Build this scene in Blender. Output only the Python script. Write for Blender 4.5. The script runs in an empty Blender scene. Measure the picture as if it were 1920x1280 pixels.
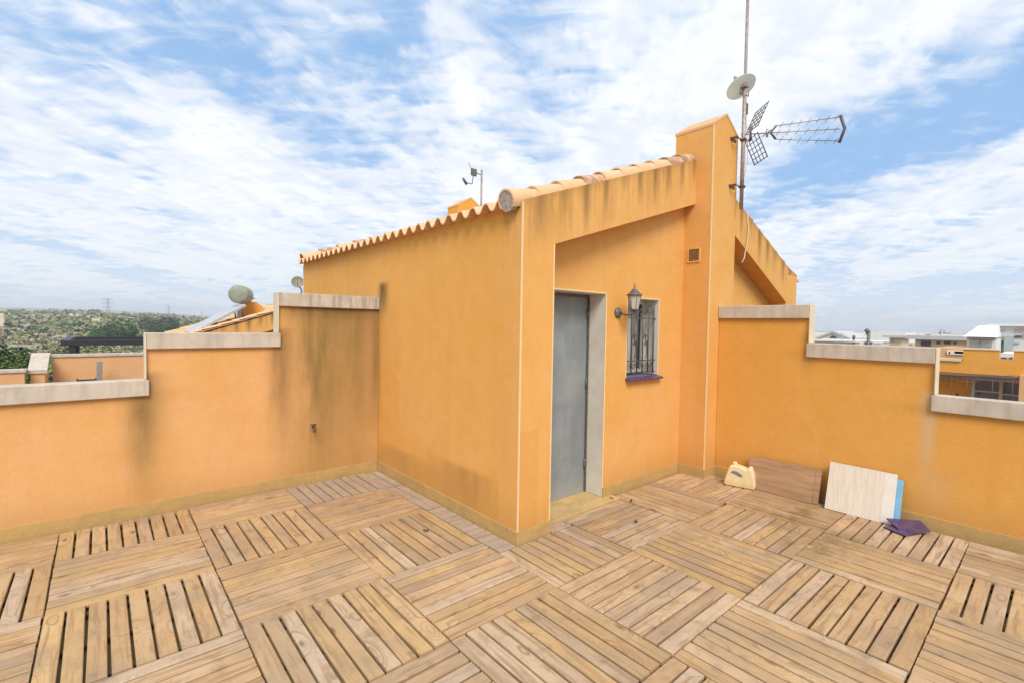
import bpy, bmesh, math, random
from mathutils import Vector, Matrix, noise
R = math.radians
random.seed(11)
scn = bpy.context.scene
col = scn.collection

# ------------------------------------------------------------------ camera numbers
F, YAW, PITCH, ROLL = 892.36, -0.7111, -0.0337, 0.0163
CAM = Vector((-2.3562, -2.638, 1.65))
f0 = Vector((-math.sin(YAW), math.cos(YAW), 0))
fw = Vector((f0.x*math.cos(PITCH), f0.y*math.cos(PITCH), math.sin(PITCH)))
ri = Vector((math.cos(YAW), math.sin(YAW), 0))
up = ri.cross(fw)
RR = ri*math.cos(ROLL) + up*math.sin(ROLL)
UU = -ri*math.sin(ROLL) + up*math.cos(ROLL)
def at(px, py, ax, val):
    "survey a far point: where the sight line meets the plane axis=val"
    d = fw + RR*((px-960)/F) - UU*((py-640)/F)
    return CAM + d*((val-CAM[ax])/d[ax])

# ------------------------------------------------------------------ object helpers
def tag(o, label=None, cat=None, group=None, kind=None):
    if label: o['label'] = label
    if cat: o['category'] = cat
    if group: o['group'] = group
    if kind: o['kind'] = kind
    return o
def empty(name, loc, label=None, cat=None, group=None):
    o = bpy.data.objects.new(name, None); col.objects.link(o); o.location = loc
    o.empty_display_size = .1
    tag(o, label, cat, group); return o
class MB:
    def __init__(s): s.v=[]; s.f=[]; s.uv=[]; s.sm=[]; s.tint=[]
    def face(s, pts, uv=None, smooth=False):
        n=len(s.v); s.v += [tuple(p) for p in pts]; s.f.append(tuple(range(n,n+len(pts))))
        s.uv.append(uv); s.sm.append(smooth)
    def grid(s, rows, closed=False, smooth=True):
        n=len(s.v); c=len(rows[0])
        for r in rows: s.v += [tuple(p) for p in r]
        for i in range(len(rows)-1):
            for j in range(c if closed else c-1):
                k=(j+1)%c
                s.f.append((n+i*c+j, n+i*c+k, n+(i+1)*c+k, n+(i+1)*c+j)); s.uv.append(None); s.sm.append(smooth)
        return n
    def hexa(s, a, b):
        "a: four bottom corners, b: four top corners (same order, counter-clockwise from above); shared vertices"
        n=len(s.v); s.v += [tuple(p) for p in a]+[tuple(p) for p in b]
        for f in ((3,2,1,0),(4,5,6,7),(0,1,5,4),(1,2,6,5),(2,3,7,6),(3,0,4,7)):
            s.f.append(tuple(n+i for i in f)); s.uv.append(None); s.sm.append(False)
    def box(s, x0,x1,y0,y1,z0,z1):
        s.hexa([(x0,y0,z0),(x1,y0,z0),(x1,y1,z0),(x0,y1,z0)],[(x0,y0,z1),(x1,y0,z1),(x1,y1,z1),(x0,y1,z1)])
    def obox(s, c, ux, uy, uz):
        "oriented box: centre and three half-extent vectors"
        c=Vector(c);ux=Vector(ux);uy=Vector(uy);uz=Vector(uz)
        s.hexa([c-ux-uy-uz,c+ux-uy-uz,c+ux+uy-uz,c-ux+uy-uz],[c-ux-uy+uz,c+ux-uy+uz,c+ux+uy+uz,c-ux+uy+uz])
    def tube(s, pts, r, n=10, cap=True):
        pts=[Vector(p) for p in pts]; rr = r if isinstance(r,(list,tuple)) else [r]*len(pts)
        rows=[]; ref=None
        for i,p in enumerate(pts):
            t=(pts[min(i+1,len(pts)-1)]-pts[max(i-1,0)]).normalized()
            if ref is None:
                ref = Vector((0,0,1)) if abs(t.z)<.9 else Vector((1,0,0))
            a=t.cross(ref).normalized(); b=a.cross(t).normalized(); ref=b
            rows.append([p+(a*math.cos(2*math.pi*k/n)+b*math.sin(2*math.pi*k/n))*rr[i] for k in range(n)])
        k0=s.grid(rows, closed=True)
        if cap:
            s.f.append(tuple(k0+i for i in range(n))[::-1]); s.uv.append(None); s.sm.append(False)
            e=k0+(len(rows)-1)*n
            s.f.append(tuple(e+i for i in range(n))); s.uv.append(None); s.sm.append(False)
    def lathe(s, prof, c=(0,0,0), n=16, axis=None):
        c=Vector(c); q = Vector((0,0,1)).rotation_difference(Vector(axis).normalized()) if axis is not None else None
        rows=[]
        for r,z in prof:
            row=[Vector((r*math.cos(2*math.pi*k/n), r*math.sin(2*math.pi*k/n), z)) for k in range(n)]
            if q: row=[q@v for v in row]
            rows.append([c+v for v in row])
        s.grid(rows, closed=True)
    def prism(s, poly, fn, t0, t1):
        "extrude a 2D polygon; fn(u,v,t)->xyz"
        n=len(s.v); m=len(poly)
        s.v += [tuple(fn(u,v,t0)) for u,v in poly]+[tuple(fn(u,v,t1)) for u,v in poly]
        s.f.append(tuple(n+i for i in range(m))[::-1]); s.f.append(tuple(n+m+i for i in range(m)))
        s.uv += [None,None]; s.sm += [False,False]
        for i in range(m):
            j=(i+1)%m; s.f.append((n+i,n+j,n+m+j,n+m+i)); s.uv.append(None); s.sm.append(False)
    def build(s, name, mat, parent=None, bevel=0, label=None, recalc=True):
        me=bpy.data.meshes.new(name); me.from_pydata(s.v,[],s.f)
        if any(u is not None for u in s.uv):
            ul=me.uv_layers.new(name='UVMap'); li=0
            for f,u in zip(s.f,s.uv):
                for k in range(len(f)):
                    ul.data[li].uv = u[k] if u is not None else (0,0); li+=1
        me.polygons.foreach_set('use_smooth', s.sm)
        if s.tint:
            ca=me.color_attributes.new('tint','FLOAT_COLOR','POINT')
            for i,c in enumerate(s.tint): ca.data[i].color=(*c,1)
        if recalc:
            bm=bmesh.new(); bm.from_mesh(me); bmesh.ops.recalc_face_normals(bm, faces=bm.faces); bm.to_mesh(me); bm.free()
        me.materials.append(mat)
        o=bpy.data.objects.new(name, me); col.objects.link(o)
        if parent is not None:
            o.parent=parent; o.matrix_parent_inverse = Matrix.Translation(-Vector(parent.location))
        if bevel:
            b=o.modifiers.new('b','BEVEL'); b.width=bevel; b.segments=2; b.limit_method='ANGLE'; b.angle_limit=R(40)
        if label: o['label']=label
        return o

# ------------------------------------------------------------------ materials
class NT:
    def __init__(s, name, world=False):
        if world: s.o=bpy.data.worlds.new(name)
        else: s.o=bpy.data.materials.new(name)
        s.o.use_nodes=True; s.t=s.o.node_tree; s.t.nodes.clear()
    def n(s, typ, ins=None, **kw):
        nd=s.t.nodes.new(typ)
        for k,v in kw.items(): setattr(nd,k,v)
        for k,v in (ins or {}).items():
            sock=nd.inputs[k]
            if isinstance(v, bpy.types.NodeSocket): s.t.links.new(v, sock)
            else: sock.default_value=v
        return nd
    def m(s, op, a, b=None, c=None, clamp=False):
        nd=s.n('ShaderNodeMath', operation=op, use_clamp=clamp)
        for i,v in enumerate((a,b,c)):
            if v is None: continue
            if isinstance(v, bpy.types.NodeSocket): s.t.links.new(v, nd.inputs[i])
            else: nd.inputs[i].default_value=v
        return nd.outputs[0]
    def mix(s, f, a, b, blend='MIX'):
        nd=s.n('ShaderNodeMix', data_type='RGBA', blend_type=blend, clamp_factor=True)
        for i,v in ((0,f),(6,a),(7,b)):
            if isinstance(v, bpy.types.NodeSocket): s.t.links.new(v, nd.inputs[i])
            else: nd.inputs[i].default_value = v if i==0 else (*v,1) if len(v)==3 else v
        return nd.outputs[2]
    def ss(s, v, lo, hi):
        nd=s.n('ShaderNodeMapRange', {0:v,1:lo,2:hi}, interpolation_type='SMOOTHSTEP'); return nd.outputs[0]
    def noise(s, vec, scale, detail=4, rough=.55, dist=0):
        return s.n('ShaderNodeTexNoise', {'Vector':vec,'Scale':scale,'Detail':detail,'Roughness':rough,'Distortion':dist}).outputs[0]
    def pos(s):
        p=s.n('ShaderNodeNewGeometry').outputs['Position']; x=s.n('ShaderNodeSeparateXYZ',{0:p}).outputs
        return p, x[0], x[1], x[2]
    def scale(s, p, v):
        return s.n('ShaderNodeVectorMath',{0:p,1:v},operation='MULTIPLY').outputs[0]
    def bump(s, h, strength=.3, dist=.01, normal=None):
        ins={'Strength':strength,'Distance':dist,'Height':h}
        if normal is not None: ins['Normal']=normal
        return s.n('ShaderNodeBump', ins).outputs[0]
    def bsdf(s, colr, rough=.8, spec=.3, metal=0, normal=None, **kw):
        ins={'Roughness':rough,'Metallic':metal,'Specular IOR Level':spec}
        b=s.n('ShaderNodeBsdfPrincipled')
        if isinstance(colr, bpy.types.NodeSocket): s.t.links.new(colr,b.inputs['Base Color'])
        else: b.inputs['Base Color'].default_value=(*colr,1)
        for k,v in ins.items():
            if isinstance(v, bpy.types.NodeSocket): s.t.links.new(v,b.inputs[k])
            else: b.inputs[k].default_value=v
        for k,v in kw.items(): b.inputs[k.replace('_',' ')].default_value=v
        if normal is not None: s.t.links.new(normal,b.inputs['Normal'])
        out=s.n('ShaderNodeOutputMaterial',{0:b.outputs[0]})
        return s.o

def plain(name, c, rough=.6, var=.12, scale=12, metal=0, spec=.4, bump=.0, streak=0):
    t=NT(name); p,x,y,z=t.pos()
    n=t.noise(p,scale,5,.6)
    c2=t.mix(t.ss(n,.3,.7), tuple(v*(1-var) for v in c), tuple(min(1,v*(1+var)) for v in c))
    if streak:
        v=t.noise(t.scale(p,(1,1,.06)),14,3,.6)
        c2=t.mix(t.m('MULTIPLY',t.ss(v,.5,.8),streak), c2, tuple(v*.35 for v in c))
    nm=t.bump(n,bump,.01) if bump else None
    return t.bsdf(c2,rough,spec,metal,nm)

STUCCO=(.745,.388,.108)
def stucco(name, stain=None, base=STUCCO, dirt=.35):
    t=NT(name); p,x,y,z=t.pos()
    big=t.noise(p,.9,4,.6); mid=t.noise(p,6,4,.6); fine=t.noise(p,160,3,.7)
    vs=t.noise(t.scale(p,(1,1,.10)),5,4,.6)
    c=t.mix(t.ss(big,.3,.7), base, (base[0]*1.04,base[1]*1.09,base[2]*1.35))
    c=t.mix(t.m('MULTIPLY',t.ss(mid,.35,.75),.30), c, (base[0]*.88,base[1]*.82,base[2]*.75))
    c=t.mix(t.m('MULTIPLY',t.ss(vs,.45,.8),.30), c, (base[0]*.90,base[1]*.80,base[2]*.70))
    c=t.mix(t.m('MULTIPLY',t.ss(fine,.40,.75),.22), c, (base[0]*.6,base[1]*.52,base[2]*.5))
    gr=t.noise(p,38,4,.7); c=t.mix(t.m('MULTIPLY',t.ss(gr,.46,.70),.22), c, (base[0]*.80,base[1]*.72,base[2]*.62)); g2=t.noise(p,2.2,5,.7,1.2); c=t.mix(t.m('MULTIPLY',t.ss(g2,.50,.70),.30), c, (base[0]*1.06,base[1]*1.14,base[2]*1.9))
    if dirt:
        g=t.m('MULTIPLY', t.ss(t.m('ADD',z,t.m('MULTIPLY',mid,.25)), .50,.12), dirt)
        c=t.mix(g, c, (.33,.19,.075))
    if stain:
        pn=t.noise(t.scale(p,(1,1,.22)),9,5,.65)
        hv={'x':x,'y':y}
        for s_ in stain:
            ax,c0,w,z0,z1,st = s_[:6]; colr = s_[6] if len(s_)>6 else (.12,.085,.035)
            d=t.m('DIVIDE', t.m('SUBTRACT', t.m('ADD',hv[ax],t.m('MULTIPLY',t.m('SUBTRACT',pn,.5),w*.8)), c0), w)
            g=t.m('POWER', 2.718, t.m('MULTIPLY', t.m('MULTIPLY',d,d), -1))
            up_=t.ss(z, z1+.04, z1-.04) if z1<50 else 1.0
            fade=t.ss(z, z0, z0+(z1-z0)*.8)
            k=t.m('MULTIPLY', t.m('MULTIPLY', g, fade), up_)
            k=t.m('MULTIPLY', k, t.m('MULTIPLY', t.m('ADD', pn, .35), st*1.15), clamp=True)
            c=t.mix(k, c, colr)
    nm=t.bump(fine,.45,.005); nm=t.bump(gr,.35,.006,nm); nm=t.bump(big,.10,.05,nm)
    return t.bsdf(c,.92,.12,0,nm)

DK=(.13,.085,.035); BR=(.32,.17,.05)
# under-coping drips and step streaks
M={}
M['stucco']=stucco('stucco')
M['stucco_plain']=stucco('stucco_far',base=(.80,.375,.072),dirt=0)
M['stucco_pale']=stucco('stucco_pale',base=(.72,.42,.19),dirt=0)
M['stucco_left']=stucco('stucco_parapet_left', [
    ('x',-2.09,.11,-.2,1.20,.68,(.17,.115,.045)),('x',-1.02,.09,-.1,1.58,.55,DK),('x',-.62,.30,-1.2,2.1,.8,(.22,.15,.05)),('x',-.22,.24,-1.,2.2,.7,(.22,.15,.05)),('x',-.03,.06,-.2,2.0,.55,DK),
    ('x',-.735,.022,.05,.58,.5,(.30,.17,.06)),('x',-1.9,1.2,1.50,1.42,.0,DK),('x',-.55,.55,1.62,1.86,.75,DK),('x',-1.6,.5,1.33,1.45,.6,BR),('x',-2.6,.6,.90,1.06,.5,BR)],base=(.745,.405,.145))
M['stucco_right']=stucco('stucco_parapet_right', [
    ('y',-1.91,.05,.1,1.16,.75,(.62,.45,.26)),('y',-1.99,.05,.8,1.5,.35,DK),('y',-1.00,.06,1.1,1.62,.4,DK),('y',-.6,.6,1.68,1.80,.5,BR),('y',-1.5,.5,1.33,1.45,.55,BR),('y',-2.2,.4,.9,1.03,.55,BR),
    ('y',-2.0,.10,.0,.5,.25,(.62,.45,.26))],base=(.75,.375,.080))  # base more saturated here: interreflected light put into the colour
M['stucco_side']=stucco('stucco_side', [('y',2.30,.10,1.62,2.09,1.0,DK),('y',2.4,.06,-.2,1.95,.35,DK),('y',1.9,.6,-.1,.33,.35,BR),('y',.7,.5,-.1,.42,.5,BR),('y',1.3,.5,.3,.02,.0,BR)],base=(.76,.395,.100))

def stucco_rake(name, x0, pitch, sl, zb, up_dir=1):
    "gable beam: a soot run under every joint of the verge tiles"
    t=NT(name); p,x,y,z=t.pos()
    big=t.noise(p,.9,4,.6); mid=t.noise(p,6,4,.6); fine=t.noise(p,160,3,.7)
    base=STUCCO
    c=t.mix(t.ss(big,.3,.7), base, (base[0]*1.04,base[1]*1.09,base[2]*1.35))
    c=t.mix(t.m('MULTIPLY',t.ss(mid,.35,.75),.30), c, (base[0]*.88,base[1]*.82,base[2]*.75))
    gr=t.noise(p,38,4,.7); c=t.mix(t.m('MULTIPLY',t.ss(gr,.46,.70),.22), c, (base[0]*.80,base[1]*.72,base[2]*.62)); g2=t.noise(p,2.2,5,.7,1.2); c=t.mix(t.m('MULTIPLY',t.ss(g2,.50,.70),.30), c, (base[0]*1.06,base[1]*1.14,base[2]*1.9))
    vs=t.noise(t.scale(p,(1,1,.10)),5,4,.6)
    c=t.mix(t.m('MULTIPLY',t.ss(vs,.45,.8),.30), c, (base[0]*.90,base[1]*.80,base[2]*.70))
    c=t.mix(t.m('MULTIPLY', t.ss(t.m('ADD',z,t.m('MULTIPLY',mid,.25)), .50,.12), .35), c, (.33,.19,.075))
    c=t.mix(t.m('MULTIPLY',t.ss(fine,.40,.75),.22), c, (base[0]*.6,base[1]*.52,base[2]*.5))
    vn=t.noise(t.scale(p,(1,1,.12)),9,4,.65)
    u=t.m('DIVIDE', t.m('ADD', t.m('SUBTRACT',x,x0), t.m('MULTIPLY',t.m('SUBTRACT',vn,.5),.06)), pitch)
    fr=t.m('SUBTRACT', t.m('FRACT', t.m('ADD',u,.5)), .5)
    g=t.m('POWER',2.718,t.m('MULTIPLY',t.m('MULTIPLY',fr,fr),-34))
    cell=t.n('ShaderNodeTexWhiteNoise',{'W':t.m('FLOOR',t.m('ADD',u,.5))},noise_dimensions='1D').outputs[0]
    dz=t.m('SUBTRACT', t.m('ADD', zb, t.m('MULTIPLY',t.m('SUBTRACT',x,x0),sl)), z)   # distance below beam top
    ln=t.m('ADD',t.m('MULTIPLY',cell,.25),.22)
    fade=t.ss(t.m('DIVIDE',dz,ln),1.1,0.05)
    k=t.m('MULTIPLY',t.m('MULTIPLY',g,fade),t.m('ADD',t.m('MULTIPLY',cell,.35),.38),clamp=True)
    c=t.mix(k,c,(.12,.08,.04))
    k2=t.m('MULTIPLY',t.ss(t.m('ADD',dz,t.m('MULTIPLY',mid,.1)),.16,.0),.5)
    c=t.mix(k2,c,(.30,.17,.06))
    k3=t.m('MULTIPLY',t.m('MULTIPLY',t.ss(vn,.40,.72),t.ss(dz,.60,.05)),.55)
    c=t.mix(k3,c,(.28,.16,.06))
    nm=t.bump(fine,.35,.004)
    return t.bsdf(c,.92,.12,0,nm)
M['rake_l']=stucco_rake('stucco_rake',.189,.27,.362,2.573+.068)
M['rake_r']=stucco_rake('stucco_rake_far',3.6,.27,-.386,3.14)

# coping stone: pale cast stone with grey lichen
def stone(name, grey=.4):
    t=NT(name); p,x,y,z=t.pos()
    n=t.noise(p,5,6,.65); f=t.noise(p,90,3,.7); v=t.noise(t.scale(p,(1,1,.15)),16,4,.6)
    c=t.mix(t.ss(n,.3,.7),(.52,.45,.37),(.62,.54,.45))
    c=t.mix(t.m('MULTIPLY',t.ss(v,.40,.75),grey),c,(.26,.23,.19))
    c=t.mix(t.m('MULTIPLY',t.ss(f,.45,.8),.35),c,(.30,.27,.23))
    return t.bsdf(c,.9,.2,0,t.bump(f,.3,.004))
M['stone']=stone('coping_stone',.35); M['stone_dirty']=stone('coping_stone_dirty',.95); M['stone_pale']=plain('coping_stone_pale',(.68,.58,.43),.85,.06,8,bump=.1)
# skirting tile: ochre olive, moss tinted
t=NT('skirting'); p,x,y,z=t.pos(); n=t.noise(p,7,5,.65); f=t.noise(p,60,3,.6)
c=t.mix(t.ss(n,.35,.7),(.54,.345,.125),(.45,.30,.12)); c=t.mix(t.m('MULTIPLY',t.ss(f,.4,.8),.3),c,(.2,.15,.07))
M['skirting']=t.bsdf(c,.7,.3)
t=NT('floor_tile'); p,x,y,z=t.pos(); n=t.noise(p,4,5,.65)
br=t.n('ShaderNodeTexBrick',{'Vector':p,'Color1':(.46,.34,.14,1),'Color2':(.40,.30,.13,1),'Mortar':(.28,.24,.18,1),'Scale':1,'Mortar Size':.006,'Brick Width':.3,'Row Height':.3},offset=0).outputs[0]
c=t.mix(t.m('MULTIPLY',t.ss(n,.4,.75),.5),br,(.22,.18,.09)); M['floor_tile']=t.bsdf(c,.75,.3)
# threshold
M['threshold']=plain('threshold_tile',(.54,.37,.165),.6,.12,9)
M['bead']=plain('corner_bead',(.80,.60,.33),.6,.05)
M['reveal']=plain('white_reveal',(.66,.62,.54),.85,.08,5,bump=.1,streak=.12)

# weathered pine slats
def wood(name, grey=0., tone=(1.,1.,1.)):
    t=NT(name); uv=t.n('ShaderNodeUVMap').outputs[0]
    g=t.n('ShaderNodeNewGeometry'); rnd=g.outputs['Random Per Island']; p=g.outputs['Position']
    oi=t.n('ShaderNodeObjectInfo').outputs['Random']
    w1=t.n('ShaderNodeTexWhiteNoise',{'W':t.m('ADD',t.m('MULTIPLY',rnd,97.3),t.m('MULTIPLY',oi,31.7))},noise_dimensions='1D')
    r1=w1.outputs[0]; off=t.scale(w1.outputs[1],(40,40,40))
    u2=t.n('ShaderNodeVectorMath',{0:uv,1:off},operation='ADD').outputs[0]
    st=t.scale(u2,(1.1,16,1))
    kn=t.n('ShaderNodeTexVoronoi',{'Vector':t.scale(u2,(3.2,8,1)),'Scale':1,'Randomness':1}); kd=kn.outputs['Distance']
    kc=t.n('ShaderNodeSeparateColor',{0:kn.outputs['Color']}).outputs[0]
    knot=t.m('MULTIPLY',t.ss(kd,.17,.04),t.ss(kc,.50,.56))
    ring=t.m('MULTIPLY',t.ss(kd,.55,.1),t.ss(kc,.50,.56))
    warp=t.n('ShaderNodeVectorMath',{0:st,1:t.n('ShaderNodeCombineXYZ',{1:t.m('MULTIPLY',ring,2.2)}).outputs[0]},operation='ADD').outputs[0]
    gr=t.noise(warp,2.2,6,.62,.5); gf=t.noise(t.scale(warp,(2,5,1)),4,4,.7)
    blot=t.noise(p,2.6,5,.6); bl2=t.noise(p,9,4,.65)
    lo=(.40*tone[0],.26*tone[1],.138*tone[2]); hi=(.55*tone[0],.385*tone[1],.235*tone[2])
    r1=t.m('ADD',t.m('MULTIPLY',r1,.55),t.m('MULTIPLY',oi,.45)); c=t.mix(r1,lo,hi)
    r2=t.n('ShaderNodeSeparateColor',{0:w1.outputs[1]}).outputs[1]
    c=t.mix(t.m('MULTIPLY',t.ss(r2,.55,1.),.55),c,(.58,.38,.15))        # a few yellower boards
    c=t.mix(t.m('MULTIPLY',t.ss(t.n('ShaderNodeSeparateColor',{0:w1.outputs[1]}).outputs[2],.55,1.),.55),c,(.36,.265,.185))
    c=t.mix(t.m('MULTIPLY',t.ss(r2,.30,.0),.6),c,(.60,.48,.36))
    c=t.mix(t.m('MULTIPLY',t.ss(blot,.50,.30),.35),c,(.60,.47,.33))
    c=t.mix(t.m('MULTIPLY',t.ss(gr,.47,.66),.70),c,(.30,.175,.085))
    c=t.mix(t.m('MULTIPLY',t.ss(gf,.48,.75),.5),c,(.25,.16,.10))
    c=t.mix(t.m('MULTIPLY',t.ss(blot,.44,.66),.55+grey*.3),c,(.33,.245,.165))
    c=t.mix(t.m('MULTIPLY',t.ss(bl2,.52,.74),.5+grey*.2),c,(.20,.14,.09))
    c=t.mix(t.m('MULTIPLY',knot,.75),c,(.16,.08,.035))
    if grey: c=t.mix(grey,c,(.36,.31,.27))
    # damp mouldy stain near the right wall
    x,y,z=t.n('ShaderNodeSeparateXYZ',{0:p}).outputs[:3]
    for (cx,cy,rx,ry,k) in ((2.32,-1.12,.42,.16,.75),(1.75,-1.45,.20,.22,.65),(2.05,-1.52,.25,.15,.5),(-.55,1.62,.28,.06,.4)):
        dx=t.m('DIVIDE',t.m('SUBTRACT',x,cx),rx); dy=t.m('DIVIDE',t.m('SUBTRACT',y,cy),ry)
        e=t.m('POWER',2.718,t.m('MULTIPLY',t.m('ADD',t.m('MULTIPLY',dx,dx),t.m('MULTIPLY',dy,dy)),-1))
        c=t.mix(t.m('MULTIPLY',t.m('MULTIPLY',e,t.ss(bl2,.3,.6)),k),c,(.19,.13,.05))
    nm=t.bump(gr,.35,.004); nm=t.bump(gf,.25,.002,nm)
    return t.bsdf(c,.82,.2,0,nm)
M['wood']=wood('weathered_pine',0,(1.07,1.02,.88)); M['wood_pale']=wood('weathered_pine_pale',0,(1.08,1.03,.95)); M['wood_grey']=wood('greyed_pine',.5)
M['batten']=plain('batten_wood',(.10,.065,.035),.9,.3)
# roof clay
t=NT('clay_tile'); g=t.n('ShaderNodeNewGeometry'); p=g.outputs['Position']; n=t.noise(p,5,5,.65); f=t.noise(p,40,4,.65)
c=t.mix(g.outputs['Random Per Island'],(.66,.38,.20),(.78,.50,.29)); c=t.mix(t.m('MULTIPLY',t.ss(n,.45,.7),.6),c,(.80,.56,.36))
c=t.mix(t.m('MULTIPLY',t.ss(f,.5,.75),.5),c,(.30,.19,.13)); M['clay']=t.bsdf(c,.88,.2,0,t.bump(f,.3,.005))
t=NT('clay_dark'); p,x,y,z=t.pos(); n=t.noise(p,12,5,.65)
c=t.mix(t.ss(n,.4,.65),(.38,.23,.16),(.68,.43,.26)); M['clay_dark']=t.bsdf(c,.9,.2)
t=NT('mortar'); p,x,y,z=t.pos(); n=t.noise(p,45,5,.7)
c=t.mix(t.ss(n,.35,.65),(.30,.26,.24),(.55,.49,.44)); M['mortar']=t.bsdf(c,.95,.1,0,t.bump(n,.6,.01))

# grey sheet-metal door
t=NT('door_grey'); p,x,y,z=t.pos(); n=t.noise(p,3.5,5,.6); f=t.noise(p,70,3,.7); v=t.noise(t.scale(p,(1,1,.08)),9,4,.6)
c=t.mix(t.ss(n,.3,.7),(.205,.225,.235),(.275,.295,.30)); c=t.mix(t.m('MULTIPLY',t.ss(v,.5,.8),.35),c,(.36,.37,.36))
c=t.mix(t.m('MULTIPLY',t.ss(f,.55,.85),.25),c,(.42,.42,.40)); c=t.mix(t.m('MULTIPLY',t.ss(z,.3,.02),.35),c,(.38,.36,.32))
M['door']=t.bsdf(c,.55,.4)
M['dark_metal']=plain('wrought_iron',(.10,.10,.105),.55,.2,30,.3)
M['white_frame']=plain('window_white',(.62,.60,.56),.5,.05)
M['curtain']=plain('curtain_cloth',(.38,.33,.29),.9,.15,20)
M['glass_dark']=plain('dark_glass',(.02,.022,.025),.08,.1,4,spec=.6)
t=NT('purple_glaze'); p,x,y,z=t.pos(); n=t.noise(p,9,4,.6)
c=t.mix(t.ss(n,.4,.62),(.060,.042,.125),(.105,.062,.135)); M['purple']=t.bsdf(c,.22,.5)
M['aged_metal']=plain('lamp_aged_metal',(.16,.152,.14),.5,.25,40,.4)
t=NT('frosted_glass'); b=t.n('ShaderNodeBsdfPrincipled',{'Base Color':(.72,.70,.62,1),'Roughness':.35,'Transmission Weight':.35}); t.n('ShaderNodeOutputMaterial',{0:b.outputs[0]}); M['frost']=t.o
M['mast']=plain('galvanised_mast',(.36,.29,.28),.55,.25,25,.4,streak=.3)
M['alu']=plain('aluminium',(.40,.39,.40),.45,.12,30,.6)
M['antdark']=plain('antenna_dark',(.13,.125,.14),.6,.15,30,.3)
M['dish']=plain('dish_white',(.90,.92,.88),.6,.08,8)
t=NT('dish_white_translucent'); d1=t.n('ShaderNodeBsdfDiffuse',{'Color':(.88,.90,.86,1)}); d2=t.n('ShaderNodeBsdfTranslucent',{'Color':(.80,.84,.78,1)}); mx_=t.n('ShaderNodeMixShader',{0:.5,1:d1.outputs[0],2:d2.outputs[0]}); t.n('ShaderNodeOutputMaterial',{0:mx_.outputs[0]}); M['dish']=t.o
M['dish_old']=plain('dish_olive',(.28,.29,.22),.6,.15,8)
M['cable']=plain('cable_cream',(.62,.52,.40),.6,.1)
M['rust']=plain('rusty_iron',(.16,.085,.05),.85,.3,60,.3)
M['vent']=plain('vent_brown',(.28,.15,.06),.7,.15,40)
M['ventframe']=plain('vent_yellow',(.70,.44,.13),.7,.1)
M['jug']=None
t=NT('jug_plastic'); p,x,y,z=t.pos(); n=t.noise(p,14,4,.6)
c=t.mix(t.ss(n,.35,.7),(.76,.62,.36),(.80,.68,.45)); c=t.mix(t.m('MULTIPLY',t.ss(z,.08,.03),.5),c,(.70,.45,.13)); b=t.n('ShaderNodeBsdfPrincipled',{'Roughness':.4,'Subsurface Weight':.25,'Subsurface Scale':.02}); t.t.links.new(c,b.inputs['Base Color']); t.n('ShaderNodeOutputMaterial',{0:b.outputs[0]}); M['jug']=t.o
M['jughole']=plain('jug_slot_shade',(.20,.19,.17),.8,.4,70)  # dark grey painted as the shade of the jug's handle opening
def board(name,c1,c2,dark,vert=False,k=.4):
    t=NT(name); tc=t.n('ShaderNodeTexCoord').outputs['Object']
    st=t.scale(tc,(6,1.1,14)) if not vert else t.scale(tc,(6,38,3.0))
    g=t.noise(st,1.6,6,.6,.4); f=t.noise(t.scale(st,(1,1,1)),7,4,.7)
    c=t.mix(t.ss(g,.35,.68),c1,c2); c=t.mix(t.m('MULTIPLY',t.ss(f,.5,.75),k),c,dark)
    return t.bsdf(c,.75,.25,0,t.bump(g,.15,.004))
M['board_brown']=board('brown_board',(.33,.195,.105),(.46,.285,.16),(.22,.13,.07))
M['board_white']=board('whitewashed_board',(.66,.57,.46),(.74,.67,.57),(.50,.42,.33),True,.3)
M['board_edge']=plain('board_edge_white',(.70,.66,.60),.8,.05)
M['foam_blue']=plain('blue_foam',(.20,.42,.62),.8,.08)
M['white_wall']=plain('white_render',(.72,.72,.70),.85,.06,1.5)
M['white_roof']=plain('white_roof_sheet',(.78,.79,.79),.5,.03,2)
M['grey_roof']=plain('grey_slab',(.50,.50,.50),.85,.1,1)
M['cream_wall']=plain('cream_render',(.74,.60,.42),.85,.08,1)
M['beige_wall']=plain('beige_render',(.55,.45,.36),.85,.1,1)
M['shutter']=plain('window_dark',(.10,.11,.125),.35,.1,2)
M['blind']=plain('roller_blind_grey',(.22,.225,.24),.6,.1,3)
M['pane_light']=plain('window_green_glass',(.38,.45,.44),.25,.08,2)
M['pergola']=plain('pergola_black',(.030,.032,.042),.5,.1)
M['panelm']=plain('solar_edge_grey',(.48,.50,.53),.4,.08,metal=.2)
M['darkbox']=plain('dark_plastic',(.05,.055,.06),.6,.2)

# ------------------------------------------------------------------ terrace parapets
def cap_run(mb, ax, a0, a1, w0, w1, zt, ct=.135, o=.03):
    "coping block along axis ax from a0 to a1 over wall thickness w0..w1, slightly weathered top"
    if ax=='x': mb.box(a0,a1,w0-o,w1+.012,zt-ct,zt)
    else: mb.box(w0-o,w1+.012,a0,a1,zt-ct,zt)

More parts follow.
